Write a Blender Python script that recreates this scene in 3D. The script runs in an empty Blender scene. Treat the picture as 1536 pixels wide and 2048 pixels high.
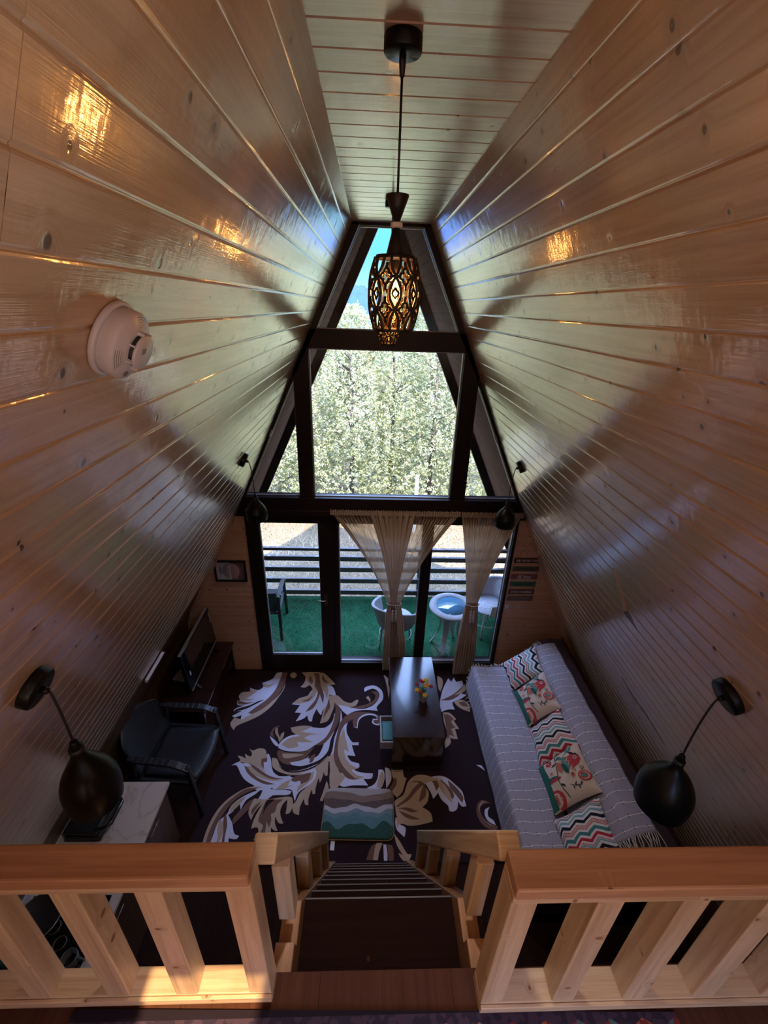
import bpy, math, random
from mathutils import Vector, Matrix, geometry
from math import sin, cos, pi, radians, tan, hypot, atan2

random.seed(7)
SC = bpy.context.scene
COL = SC.collection

# ------------------------------------------------------------------ camera, sky, sun, exposure
cam_data = bpy.data.cameras.new('camera')
camera = bpy.data.objects.new('camera', cam_data)
COL.objects.link(camera)
SC.camera = camera
_p, _y, _r, _f = 0.44463258, 0.0410130828, 0.0341210956, 860.35
fwd = Vector((sin(_y) * cos(_p), cos(_y) * cos(_p), -sin(_p)))
rt = fwd.cross(Vector((0, 0, 1))).normalized()
up = rt.cross(fwd)
rt2 = cos(_r) * rt + sin(_r) * up
up2 = -sin(_r) * rt + cos(_r) * up
camera.matrix_world = Matrix(((rt2.x, up2.x, -fwd.x, -0.144), (rt2.y, up2.y, -fwd.y, 0.0), (rt2.z, up2.z, -fwd.z, 4.0), (0, 0, 0, 1)))
cam_data.sensor_fit = 'HORIZONTAL'
cam_data.sensor_width = 36.0
cam_data.lens = 36.0 * _f / 1536.0
cam_data.clip_start = 0.02
cam_data.clip_end = 600

SUN_DIR = Vector((-0.20, 0.50, -1.0)).normalized()      # the way the sunlight travels
world = bpy.data.worlds.new('world')
SC.world = world
world.use_nodes = True
wn = world.node_tree
wn.nodes.clear()
wtc = wn.nodes.new('ShaderNodeTexCoord')
wsep = wn.nodes.new('ShaderNodeSeparateXYZ')
wn.links.new(wtc.outputs['Generated'], wsep.inputs[0])
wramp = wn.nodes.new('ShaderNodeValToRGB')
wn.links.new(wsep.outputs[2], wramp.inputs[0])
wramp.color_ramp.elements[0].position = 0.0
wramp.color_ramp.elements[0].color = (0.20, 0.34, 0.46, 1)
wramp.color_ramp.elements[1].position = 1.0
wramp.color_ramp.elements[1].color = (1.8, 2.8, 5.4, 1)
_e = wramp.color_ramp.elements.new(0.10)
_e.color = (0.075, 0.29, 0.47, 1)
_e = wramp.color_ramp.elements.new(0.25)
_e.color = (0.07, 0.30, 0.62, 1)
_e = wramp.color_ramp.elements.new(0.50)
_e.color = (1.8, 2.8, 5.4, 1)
wbg = wn.nodes.new('ShaderNodeBackground')
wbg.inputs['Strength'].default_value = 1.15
wout = wn.nodes.new('ShaderNodeOutputWorld')
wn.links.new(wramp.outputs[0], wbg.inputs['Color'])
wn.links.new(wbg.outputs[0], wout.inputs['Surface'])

sun_data = bpy.data.lights.new('sun', 'SUN')
sun_data.energy = 6.2
sun_data.angle = radians(0.6)
sun_data.color = (1.0, 0.93, 0.82)
sun = bpy.data.objects.new('sun', sun_data)
COL.objects.link(sun)
sun.rotation_euler = SUN_DIR.to_track_quat('-Z', 'Y').to_euler()
sun.location = (0, -10, 14)

# added fill without a fixture, unseen behind the camera, aimed back and up
fill_data = bpy.data.lights.new('rear_fill', 'AREA')
fill_data.shape = 'RECTANGLE'
fill_data.size = 1.1
fill_data.size_y = 0.7
fill_data.energy = 11
fill_data.color = (1.0, 0.95, 0.90)
fill_light = bpy.data.objects.new('rear_fill', fill_data)
COL.objects.link(fill_light)
fill_light.location = (0.05, -0.35, 2.75)
fill_light.rotation_euler = Vector((0, -0.75, 0.66)).to_track_quat('-Z', 'Y').to_euler()

SC.view_settings.view_transform = 'Standard'
SC.view_settings.look = 'None'
SC.view_settings.gamma = 1.0
SC.view_settings.use_curve_mapping = False
SC.view_settings.exposure = 1.55
try:
    SC.cycles.use_denoising = True
    SC.cycles.max_bounces = 8
    SC.cycles.diffuse_bounces = 5
    SC.cycles.glossy_bounces = 4
    SC.cycles.transmission_bounces = 6
    SC.cycles.transparent_max_bounces = 16
    SC.cycles.sample_clamp_indirect = 6.0
    SC.cycles.caustics_reflective = False
    SC.cycles.caustics_refractive = False
except Exception:
    pass

# ------------------------------------------------------------------ mesh builder
class MB:
    def __init__(self):
        self.v = []
        self.f = []
        self.uv = []
        self.mi = []
        self.sm = []
    def face(self, idx, uvs=None, mi=0, smooth=False):
        self.f.append(tuple(idx))
        self.uv.append(uvs if uvs else [(self.v[i][0], self.v[i][1]) for i in idx])
        self.mi.append(mi)
        self.sm.append(smooth)
    def quad(self, pts, uvs=None, mi=0, smooth=False):
        b = len(self.v)
        self.v += [tuple(p) for p in pts]
        self.face(range(b, b + len(pts)), uvs, mi, smooth)
    # box given by centre, full size and an optional 3x3 rotation; the grain (u) runs along the longest side
    def box(self, c, s, rot=None, mi=0, seed=None):
        c = Vector(c)
        hx, hy, hz = s[0] / 2, s[1] / 2, s[2] / 2
        loc = [(-hx, -hy, -hz), (hx, -hy, -hz), (hx, hy, -hz), (-hx, hy, -hz), (-hx, -hy, hz), (hx, -hy, hz), (hx, hy, hz), (-hx, hy, hz)]
        b = len(self.v)
        for p in loc:
            q = Vector(p)
            if rot is not None:
                q = rot @ q
            self.v.append(tuple(c + q))
        L = max(range(3), key=lambda i: s[i])
        r = random.uniform(0, 40) if seed is None else seed
        for k, fc in enumerate(((0, 3, 2, 1), (4, 5, 6, 7), (0, 1, 5, 4), (1, 2, 6, 5), (2, 3, 7, 6), (3, 0, 4, 7))):
            n = (2, 2, 1, 0, 1, 0)[k]
            ax = [i for i in range(3) if i != n]
            if L in ax:
                ua, va = L, [i for i in ax if i != L][0]
            else:
                ua, va = ax
            self.face([b + i for i in fc], [(loc[i][ua] + r, loc[i][va] + r * 3.1 + k * 0.37) for i in fc], mi)
        return self
    def boxb(self, x0, x1, y0, y1, z0, z1, mi=0):
        return self.box(((x0 + x1) / 2, (y0 + y1) / 2, (z0 + z1) / 2), (abs(x1 - x0), abs(y1 - y0), abs(z1 - z0)), None, mi)
    # straight bar from p0 to p1 with section w (sideways) x h (towards 'up')
    def bar(self, p0, p1, w, h, upv=(0, 0, 1), mi=0):
        p0, p1 = Vector(p0), Vector(p1)
        d = p1 - p0
        l = d.length
        d.normalize()
        upv = Vector(upv)
        sx = d.cross(upv)
        if sx.length < 1e-4:
            sx = d.cross(Vector((1, 0, 0)))
        sx.normalize()
        uz = sx.cross(d).normalized()
        rot = Matrix((d, sx, uz)).transposed()
        return self.box((p0 + p1) / 2, (l, w, h), rot, mi)
    def tube(self, pts, r, n=10, closed=False, mi=0, cap=True, smooth=True):
        pts = [Vector(p) for p in pts]
        m = len(pts)
        rs = r if isinstance(r, (list, tuple)) else [r] * m
        base = len(self.v)
        prev = None
        ring = []
        acc = 0.0
        for i, p in enumerate(pts):
            if closed:
                t = pts[(i + 1) % m] - pts[i - 1]
            else:
                t = pts[min(i + 1, m - 1)] - pts[max(i - 1, 0)]
            if t.length < 1e-9:
                t = Vector((0, 0, 1))
            t.normalize()
            if prev is None:
                a = t.cross(Vector((0, 0, 1)))
                if a.length < 0.1:
                    a = t.cross(Vector((1, 0, 0)))
            else:
                a = prev - t * prev.dot(t)
                if a.length < 1e-6:
                    a = t.cross(Vector((1, 0.3, 0)))
            a.normalize()
            prev = a
            b2 = t.cross(a)
            for k in range(n):
                an = 2 * pi * k / n
                self.v.append(tuple(p + (a * cos(an) + b2 * sin(an)) * rs[i]))
            if i:
                acc += (p - pts[i - 1]).length
            ring.append(acc)
        cnt = m if closed else m - 1
        for i in range(cnt):
            j = (i + 1) % m
            for k in range(n):
                k2 = (k + 1) % n
                u0, u1 = ring[i], ring[j] if j else ring[i] + 0.02
                c0 = 2 * pi * rs[i] / n
                self.face((base + i * n + k, base + i * n + k2, base + j * n + k2, base + j * n + k),
                          [(u0, k * c0), (u0, (k + 1) * c0), (u1, (k + 1) * c0), (u1, k * c0)], mi, smooth)
        if cap and not closed:
            self.face([base + k for k in range(n)][::-1], None, mi)
            self.face([base + (m - 1) * n + k for k in range(n)], None, mi)
        return self
    # turned body: profile is a list of (radius, height) along axis
    def lathe(self, prof, o=(0, 0, 0), axis=(0, 0, 1), n=28, mi=0, smooth=True, scale=(1, 1)):
        o = Vector(o)
        ax = Vector(axis).normalized()
        a = ax.cross(Vector((0, 1, 0)))
        if a.length < 0.1:
            a = ax.cross(Vector((1, 0, 0)))
        a.normalize()
        b2 = ax.cross(a)
        base = len(self.v)
        for (r, h) in prof:
            for k in range(n):
                an = 2 * pi * k / n
                self.v.append(tuple(o + ax * h + (a * cos(an) * scale[0] + b2 * sin(an) * scale[1]) * max(r, 1e-5)))
        for i in range(len(prof) - 1):
            for k in range(n):
                k2 = (k + 1) % n
                self.face((base + i * n + k, base + i * n + k2, base + (i + 1) * n + k2, base + (i + 1) * n + k),
                          [(k / n, i * .1), ((k + 1) / n, i * .1), ((k + 1) / n, i * .1 + .1), (k / n, i * .1 + .1)], mi, smooth)
        return self
    # sheet from a function fn(i/nu, j/nv) -> point
    def grid(self, nu, nv, fn, uvs=(1, 1), mi=0, smooth=True):
        base = len(self.v)
        for j in range(nv + 1):
            for i in range(nu + 1):
                self.v.append(tuple(fn(i / nu, j / nv)))
        for j in range(nv):
            for i in range(nu):
                a = base + j * (nu + 1) + i
                self.face((a, a + 1, a + nu + 2, a + nu + 1),
                          [(i / nu * uvs[0], j / nv * uvs[1]), ((i + 1) / nu * uvs[0], j / nv * uvs[1]), ((i + 1) / nu * uvs[0], (j + 1) / nv * uvs[1]), (i / nu * uvs[0], (j + 1) / nv * uvs[1])], mi, smooth)
        return self
    # flat outline (2D) extruded: fr maps (a, b, depth) to a point
    def prism(self, poly, fr, d0, d1, mi=0):
        n = len(poly)
        tri = geometry.tessellate_polygon([[Vector((p[0], p[1], 0)) for p in poly]])
        b = len(self.v)
        for d in (d0, d1):
            for p in poly:
                self.v.append(tuple(fr(p[0], p[1], d)))
        for t in tri:
            self.face([b + n + i for i in t], [poly[i] for i in t], mi)
            self.face([b + i for i in t][::-1], [poly[i] for i in t][::-1], mi)
        for i in range(n):
            j = (i + 1) % n
            l = hypot(poly[j][0] - poly[i][0], poly[j][1] - poly[i][1])
            self.face((b + i, b + j, b + n + j, b + n + i), [(0, 0), (l, 0), (l, abs(d1 - d0)), (0, abs(d1 - d0))], mi)
        return self
    def flat(self, poly, fr, mi=0):
        tri = geometry.tessellate_polygon([[Vector((p[0], p[1], 0)) for p in poly]])
        b = len(self.v)
        for p in poly:
            self.v.append(tuple(fr(p[0], p[1])))
        for t in tri:
            self.face([b + i for i in t], [poly[i] for i in t], mi)
        return self

def base_loc(o):
    while o.parent is not None:
        o = o.parent
    return Vector(o.location)

def obj(name, mb, mats, parent=None, loc=None, bevel=0.0, label=None, subsurf=0, solid=0.0):
    me = bpy.data.meshes.new(name)
    if parent is not None:
        off = base_loc(parent)
    else:
        off = Vector(loc) if loc is not None else Vector((0, 0, 0))
    ox, oy, oz = off
    me.from_pydata([(x - ox, y - oy, z - oz) for (x, y, z) in mb.v], [], mb.f)
    uvl = me.uv_layers.new(name='UVMap')
    flat = []
    for u in mb.uv:
        for p in u:
            flat += [p[0], p[1]]
    uvl.data.foreach_set('uv', flat)
    if not isinstance(mats, (list, tuple)):
        mats = [mats]
    for m in mats:
        me.materials.append(m)
    me.polygons.foreach_set('material_index', mb.mi)
    me.polygons.foreach_set('use_smooth', mb.sm)
    me.update()
    o = bpy.data.objects.new(name, me)
    COL.objects.link(o)
    if parent is not None:
        o.parent = parent
    else:
        o.location = off
    if solid:
        md = o.modifiers.new('solid', 'SOLIDIFY')
        md.thickness = solid
        md.offset = 0
    if bevel:
        md = o.modifiers.new('bevel', 'BEVEL')
        md.width = bevel
        md.segments = 2
        md.limit_method = 'ANGLE'
        md.angle_limit = radians(50)
    if subsurf:
        md = o.modifiers.new('sub', 'SUBSURF')
        md.levels = subsurf
        md.render_levels = subsurf
    if label:
        o['label'] = label
    return o

def thing(name, label, cat, loc=(0, 0, 0), group=None):
    o = bpy.data.objects.new(name, None)
    o.empty_display_size = 0.1
    COL.objects.link(o)
    o.location = loc
    o['label'] = label
    o['category'] = cat
    if group:
        o['group'] = group
    return o

def tag(o, label, cat, group=None, kind=None):
    o['label'] = label
    o['category'] = cat
    if group:
        o['group'] = group
    if kind:
        o['kind'] = kind
    return o

def struct(name, mb, mats, parent=None, loc=None, **k):
    o = obj(name, mb, mats, parent, loc, **k)
    if parent is None:
        o['kind'] = 'structure'
    return o

def copy_tree(o, parent=None):
    c = o.copy()
    COL.objects.link(c)
    c.parent = parent
    for ch in list(o.children):
        copy_tree(ch, c)
    return c

# ------------------------------------------------------------------ materials
def new_mat(name):
    m = bpy.data.materials.new(name)
    m.use_nodes = True
    nt = m.node_tree
    b = nt.nodes.get('Principled BSDF')
    return m, nt, b

def plain(name, col, rough=0.5, metal=0.0, spec=0.5, coat=0.0, var=0.06, scale=20.0, bump=0.0, sheen=0.0, emit=None, estr=0.0):
    m, nt, b = new_mat(name)
    b.inputs['Roughness'].default_value = rough
    b.inputs['Metallic'].default_value = metal
    b.inputs['Specular IOR Level'].default_value = spec
    b.inputs['Coat Weight'].default_value = coat
    b.inputs['Sheen Weight'].default_value = sheen
    tc = nt.nodes.new('ShaderNodeTexCoord')
    nz = nt.nodes.new('ShaderNodeTexNoise')
    nz.inputs['Scale'].default_value = scale
    nz.inputs['Detail'].default_value = 4
    nt.links.new(tc.outputs['Object'], nz.inputs['Vector'])
    mx = nt.nodes.new('ShaderNodeMix')
    mx.data_type = 'RGBA'
    mx.inputs[6].default_value = tuple(c * (1 - var * 2) for c in col) + (1,)
    mx.inputs[7].default_value = tuple(min(1, c * (1 + var * 2)) for c in col) + (1,)
    nt.links.new(nz.outputs['Fac'], mx.inputs[0])
    nt.links.new(mx.outputs[2], b.inputs['Base Color'])
    if bump:
        bp = nt.nodes.new('ShaderNodeBump')
        bp.inputs['Strength'].default_value = bump
        bp.inputs['Distance'].default_value = 0.004
        nt.links.new(nz.outputs['Fac'], bp.inputs['Height'])
        nt.links.new(bp.outputs['Normal'], b.inputs['Normal'])
    if emit:
        b.inputs['Emission Color'].default_value = tuple(emit) + (1,)
        b.inputs['Emission Strength'].default_value = estr
    return m

class NB:
    """small helper for node trees"""
    def __init__(self, nt):
        self.nt = nt
    def n(self, t, **k):
        nd = self.nt.nodes.new(t)
        for a, v in k.items():
            setattr(nd, a, v)
        return nd
    def l(self, a, b):
        self.nt.links.new(a, b)
    def math(self, op, a, b=None, c=None, clamp=False):
        nd = self.n('ShaderNodeMath', operation=op)
        nd.use_clamp = clamp
        for i, v in enumerate((a, b, c)):
            if v is None:
                continue
            if isinstance(v, (int, float)):
                nd.inputs[i].default_value = v
            else:
                self.l(v, nd.inputs[i])
        return nd.outputs[0]
    def mix(self, f, a, b):
        nd = self.n('ShaderNodeMix', data_type='RGBA')
        for s, v in ((nd.inputs[0], f), (nd.inputs[6], a), (nd.inputs[7], b)):
            if isinstance(v, (int, float)):
                s.default_value = v
            elif isinstance(v, tuple):
                s.default_value = v if len(v) == 4 else v + (1,)
            else:
                self.l(v, s)
        return nd.outputs[2]
    def ramp(self, f, a, b):
        nd = self.n('ShaderNodeMapRange')
        nd.inputs['From Min'].default_value = a
        nd.inputs['From Max'].default_value = b
        self.l(f, nd.inputs['Value'])
        return nd.outputs[0]

def wood(name, light, dark, knot=(0.09, 0.032, 0.016), rough=0.3, coat=0.6, coat_rough=0.12, grain=1.0, knots=0.5, bump=0.12, knot_scale=5.0, wave=0.6, tone=0.25, spec=0.5, coat_ior=1.5):
    m, nt, b = new_mat(name)
    g = NB(nt)
    uv = g.n('ShaderNodeUVMap').outputs[0]
    sep = g.n('ShaderNodeSeparateXYZ')
    g.l(uv, sep.inputs[0])
    u, v = sep.outputs[0], sep.outputs[1]
    # knots
    kv = g.n('ShaderNodeTexVoronoi', voronoi_dimensions='2D')
    kv.inputs['Scale'].default_value = knot_scale
    kv.inputs['Randomness'].default_value = 0.9
    cmb = g.n('ShaderNodeCombineXYZ')
    g.l(g.math('MULTIPLY', u, 1.3), cmb.inputs[0])
    g.l(v, cmb.inputs[1])
    g.l(cmb.outputs[0], kv.inputs['Vector'])
    csep = g.n('ShaderNodeSeparateColor')
    g.l(kv.outputs['Color'], csep.inputs[0])
    present = g.math('LESS_THAN', csep.outputs[0], knots)
    size = g.math('MULTIPLY_ADD', csep.outputs[1], 0.040, 0.014)
    dist = kv.outputs['Distance']
    near = g.math('MULTIPLY', g.math('SUBTRACT', 1.0, g.ramp(g.math('DIVIDE', dist, size), 0.75, 1.2)), present)
    halo = g.math('MULTIPLY', g.math('SUBTRACT', 1.0, g.ramp(g.math('DIVIDE', dist, size), 0.8, 4.0)), present)
    # grain, bent around the knots
    vv = g.math('MULTIPLY_ADD', halo, 0.035, v)
    gc = g.n('ShaderNodeCombineXYZ')
    g.l(g.math('MULTIPLY', u, 0.9), gc.inputs[0])
    g.l(g.math('MULTIPLY', vv, 26.0), gc.inputs[1])
    n1 = g.n('ShaderNodeTexNoise', noise_dimensions='2D')
    n1.inputs['Scale'].default_value = 1.6
    n1.inputs['Detail'].default_value = 3
    n1.inputs['Distortion'].default_value = wave
    g.l(gc.outputs[0], n1.inputs['Vector'])
    gf = g.n('ShaderNodeCombineXYZ')
    g.l(g.math('MULTIPLY', u, 7.0), gf.inputs[0])
    g.l(g.math('MULTIPLY', vv, 260.0), gf.inputs[1])
    n2 = g.n('ShaderNodeTexNoise', noise_dimensions='2D')
    n2.inputs['Scale'].default_value = 1.5
    n2.inputs['Detail'].default_value = 2
    g.l(gf.outputs[0], n2.inputs['Vector'])
    # board to board tone (boards are 10 apart in v)
    wn_ = g.n('ShaderNodeTexWhiteNoise', noise_dimensions='2D')
    wc = g.n('ShaderNodeCombineXYZ')
    g.l(g.math('FLOOR', g.math('DIVIDE', v, 5.0)), wc.inputs[0])
    g.l(g.math('FLOOR', g.math('DIVIDE', u, 10.0)), wc.inputs[1])
    g.l(wc.outputs[0], wn_.inputs['Vector'])
    f = g.math('ADD', g.math('MULTIPLY', g.ramp(n1.outputs['Fac'], 0.3, 0.75), 0.65 * grain), g.math('MULTIPLY', g.ramp(n2.outputs['Fac'], 0.3, 0.75), 0.22 * grain))
    f = g.math('ADD', f, g.math('MULTIPLY', g.math('SUBTRACT', wn_.outputs['Value'], 0.35), tone), clamp=True)
    c1 = g.mix(f, light, dark)
    c2 = g.mix(g.math('MULTIPLY', halo, 0.30), c1, tuple(d * 0.75 for d in dark))
    c3 = g.mix(g.math('MULTIPLY', near, 0.95, clamp=True), c2, knot)
    g.l(c3, b.inputs['Base Color'])
    b.inputs['Roughness'].default_value = rough
    b.inputs['Specular IOR Level'].default_value = spec
    b.inputs['Coat Weight'].default_value = coat
    b.inputs['Coat Roughness'].default_value = coat_rough
    b.inputs['Coat IOR'].default_value = coat_ior
    # fine waviness of the varnish
    n3 = g.n('ShaderNodeTexNoise', noise_dimensions='2D')
    n3.inputs['Scale'].default_value = 14
    n3.inputs['Detail'].default_value = 3
    g.l(uv, n3.inputs['Vector'])
    h = g.math('ADD', g.math('MULTIPLY', n3.outputs['Fac'], 0.7), g.math('MULTIPLY', n2.outputs['Fac'], 0.16))
    n4 = g.n('ShaderNodeTexNoise', noise_dimensions='2D')
    n4.inputs['Scale'].default_value = 1.0
    n4.inputs['Detail'].default_value = 2
    ch = g.n('ShaderNodeCombineXYZ')
    g.l(g.math('MULTIPLY', u, 70.0), ch.inputs[0])
    g.l(g.math('MULTIPLY', v, 9.0), ch.inputs[1])
    g.l(ch.outputs[0], n4.inputs['Vector'])
    h = g.math('ADD', h, g.math('MULTIPLY', n4.outputs['Fac'], 0.16))
    h = g.math('ADD', h, g.math('MULTIPLY', near, -0.35))
    bp = g.n('ShaderNodeBump')
    bp.inputs['Strength'].default_value = bump
    bp.inputs['Distance'].default_value = 0.01
    g.l(h, bp.inputs['Height'])
    g.l(bp.outputs['Normal'], b.inputs['Normal'])
    g.l(bp.outputs['Normal'], b.inputs['Coat Normal'])
    return m

def glass(name, tint=(1, 1, 1), refl=0.08, rough=0.0, dust=0.0):
    m, nt, b = new_mat(name)
    nt.nodes.remove(b)
    g = NB(nt)
    out = nt.nodes.get('Material Output')
    tr = g.n('ShaderNodeBsdfTransparent')
    tr.inputs[0].default_value = tuple(tint) + (1,)
    gl = g.n('ShaderNodeBsdfGlossy')
    gl.inputs['Roughness'].default_value = rough
    fr = g.n('ShaderNodeFresnel')
    fr.inputs['IOR'].default_value = 1.45
    mx = g.n('ShaderNodeMixShader')
    g.l(g.math('MULTIPLY', fr.outputs[0], 0.3, clamp=True), mx.inputs[0])
    g.l(tr.outputs[0], mx.inputs[1])
    g.l(gl.outputs[0], mx.inputs[2])
    last = mx.outputs[0]
    if dust:
        tc = g.n('ShaderNodeTexCoord')
        nz = g.n('ShaderNodeTexNoise')
        nz.inputs['Scale'].default_value = 9
        nz.inputs['Detail'].default_value = 8
        nz.inputs['Roughness'].default_value = 0.75
        g.l(tc.outputs['Object'], nz.inputs['Vector'])
        df = g.n('ShaderNodeBsdfDiffuse')
        df.inputs[0].default_value = (0.8, 0.85, 0.9, 1)
        m2 = g.n('ShaderNodeMixShader')
        g.l(g.math('MULTIPLY', g.ramp(nz.outputs['Fac'], 0.5, 0.8), dust), m2.inputs[0])
        g.l(last, m2.inputs[1])
        g.l(df.outputs[0], m2.inputs[2])
        last = m2.outputs[0]
    g.l(last, out.inputs['Surface'])
    return m

PINE = wood('varnished_pine_boards', (0.63, 0.445, 0.30), (0.45, 0.28, 0.17), rough=0.30, coat=1.0, coat_rough=0.09, bump=0.14, tone=0.25, coat_ior=1.75, knots=0.75, knot_scale=5.0, grain=1.1)
PINE_CEIL = wood('ceiling_pine_boards', (0.62, 0.47, 0.37), (0.40, 0.27, 0.20), rough=0.3, coat=1.0, coat_rough=0.14, bump=0.12, coat_ior=1.75)
PINE_RED = wood('gable_pine_boards', (0.76, 0.45, 0.27), (0.54, 0.28, 0.15), rough=0.4, coat=0.35, coat_rough=0.2, knots=0.6)
LUMBER = wood('pale_pine_lumber', (0.68, 0.49, 0.29), (0.44, 0.27, 0.14), knot=(0.25, 0.10, 0.04), rough=0.42, coat=0.15, coat_rough=0.3, grain=1.3, knots=0.5, knot_scale=5.0, bump=0.08, tone=0.15)
LUMBER_TOP = wood('amber_varnished_rail', (0.58, 0.32, 0.165), (0.38, 0.185, 0.09), rough=0.35, coat=0.4, coat_rough=0.2, grain=1.3, knots=0.5, bump=0.1)
BROWN_BOARD = wood('brown_stained_board', (0.12, 0.05, 0.022), (0.07, 0.028, 0.012), rough=0.45, coat=0.1, knots=0.1)
DARK_WOOD = wood('dark_walnut_stained_timber', (0.020, 0.009, 0.008), (0.010, 0.005, 0.004), knot=(0.008, 0.004, 0.003), rough=0.45, coat=0.0, spec=0.2, coat_rough=0.2, knots=0.2)
TREAD = wood('dark_laminate_tread', (0.030, 0.012, 0.009), (0.018, 0.007, 0.005), rough=0.8, coat=0.0, spec=0.06, knots=0.05)
WENGE = wood('dark_wenge_laminate', (0.030, 0.012, 0.012), (0.022, 0.009, 0.009), rough=0.20, coat=0.9, coat_rough=0.12, knots=0.0, bump=0.008, grain=.5)
CABINET = wood('walnut_cabinet_front', (0.10, 0.050, 0.032), (0.055, 0.026, 0.018), rough=0.4, coat=0.2, knots=0.1)
BARK = wood('dark_bark_edge', (0.10, 0.04, 0.03), (0.045, 0.018, 0.014), rough=0.5, coat=0.3, knots=0.1)
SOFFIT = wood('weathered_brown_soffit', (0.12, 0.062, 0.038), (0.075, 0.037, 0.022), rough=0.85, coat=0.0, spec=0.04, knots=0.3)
MIDWALNUT = wood('landing_laminate', (0.095, 0.036, 0.020), (0.055, 0.020, 0.011), rough=0.7, spec=0.08, coat=0.0, knots=0.05)
MATBLACK = plain('satin_black_metal', (0.005, 0.005, 0.005), 0.32, spec=0.22, var=.02)
BLACKPL = plain('black_plastic', (0.010, 0.010, 0.012), 0.45)
GLOSSBLACK = plain('gloss_black', (0.006, 0.006, 0.007), 0.08, coat=0.5)
CHROME = plain('brushed_metal', (0.55, 0.55, 0.56), 0.25, metal=1.0)
WHITEPL = plain('white_plastic', (0.66, 0.65, 0.77), 0.35, var=0.02)
GREYPL = plain('grey_plastic', (0.18, 0.17, 0.17), 0.5)
PANE = glass('window_glass', refl=0.1, dust=0.05)
PANE_CLEAN = glass('clear_glass', refl=0.1)
# ------------------------------------------------------------------ the A-frame shell
ZC, XC, SL = 4.58, 0.299, 0.466          # ceiling height, half width there, spread per metre down
YW = 3.9                                 # inner face of the glazed gable
YR = -1.15                               # rear gable
YE = 5.72                                # end of the roof overhang
def half(z, off=0.0):                    # half width of the room at height z; off goes outward (square to the slope)
    return XC + SL * (ZC - z) + off * hypot(1, SL)

ZTOP = [ZC]
def wall_boards(side, z_low, name):
    mb = MB()
    n = int(round((ZC - z_low) / 0.0895))
    s = -1 if side == 'left' else 1
    gz, gd, th = 0.0032, 0.0032, 0.016
    # position on the slope: t = distance down in z, d = depth outward
    def P(t, d, y):
        z = ZC - t
        x = half(z) + d * cos(math.atan(SL))
        return (s * x, y, z + d * sin(math.atan(SL)))
    seg = [(YR, 0.555), (0.5562, YW + .02)]
    return wall_segments(side, z_low, name, mb, s, n, P, seg, PINE, 4.582 if side == 'left' else 4.600, gz, gd, th)

def wall_segments(side, z_low, name, mb, s, n, P, seg, mat, z0, gz, gd, th):
    for k in range(n + 1):
        ta = ZC - z0 + k * 0.0895
        tb = ta + 0.0895
        ta = max(ta, ZC - ZTOP[0])
        if ZC - tb < z_low - 0.05:
            break
        prof = [(ta, th), (ta, gd), (ta + gz * 0.5, gd * 0.85), (ta + gz, 0.0012), (ta + gz * 1.9, 0.0), (tb - gz * 1.9, 0.0), (tb - gz, 0.0012), (tb - gz * 0.5, gd * 0.85), (tb, gd), (tb, th)]
        for si, (y0, y1) in enumerate(seg):
            uo = random.uniform(0, 9) + 20 * si
            vo = 10 * k + (3 if s > 0 else 0)
            b = len(mb.v)
            for y in (y0, y1):
                for (t, d) in prof:
                    mb.v.append(P(t, d, y))
            m = len(prof)
            for i in range(m - 1):
                idx = (b + i, b + i + 1, b + m + i + 1, b + m + i)
                uvq = [(y0 + uo, prof[i][0] * 1.1 + vo), (y0 + uo, prof[i + 1][0] * 1.1 + vo), (y1 + uo, prof[i + 1][0] * 1.1 + vo), (y1 + uo, prof[i][0] * 1.1 + vo)]
                if s > 0:
                    idx = idx[::-1]
                    uvq = uvq[::-1]
                mb.face(idx, uvq, 0, False)
            mb.face([b + i for i in range(m)], None, 0)
            mb.face([b + m + i for i in range(m)][::-1], None, 0)
    return struct(name, mb, mat)

wl = wall_boards('left', 1.60, 'wall_left')
wr = wall_boards('right', 0.40, 'wall_right')
# the same slopes carried on outside as the open underside of the overhang, up to the ridge
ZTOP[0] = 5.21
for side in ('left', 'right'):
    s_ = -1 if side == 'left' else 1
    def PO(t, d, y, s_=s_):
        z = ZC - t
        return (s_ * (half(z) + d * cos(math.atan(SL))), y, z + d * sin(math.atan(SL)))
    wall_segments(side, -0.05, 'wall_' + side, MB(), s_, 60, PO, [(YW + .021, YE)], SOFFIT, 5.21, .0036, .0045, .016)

# roof slab behind the boards (keeps the daylight out, carries the overhang)
for s, nm in ((-1, 'wall_left'), (1, 'wall_right')):
    mb = MB()
    pts = [(0.0, 5.42), (half(4.0, .03), 4.0), (half(0.9, .05) + .03, .9), (2.21, .55), (2.21, -0.4), (3.05, -0.4), (half(4.0, .22), 4.0), (0.0, 5.72)]
    mb.prism([(s * a, z) for a, z in pts], lambda a, z, d: (a, d, z), -0.45, YE, 0)
    # above the upper floor the slab stops at the flat ceiling, where the roof light is
    pts = [(half(4.57, .02), 4.57)] + pts[1:-1] + [(half(4.57, .22), 4.57)]
    mb.prism([(s * a, z) for a, z in pts], lambda a, z, d: (a, d, z), YR - 0.12, -0.4505, 0)
    sl = struct(nm, mb, BROWN_BOARD)
    if s < 0:
        # narrow white strip light fixed along the lower edge of the boards
        pass

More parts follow.
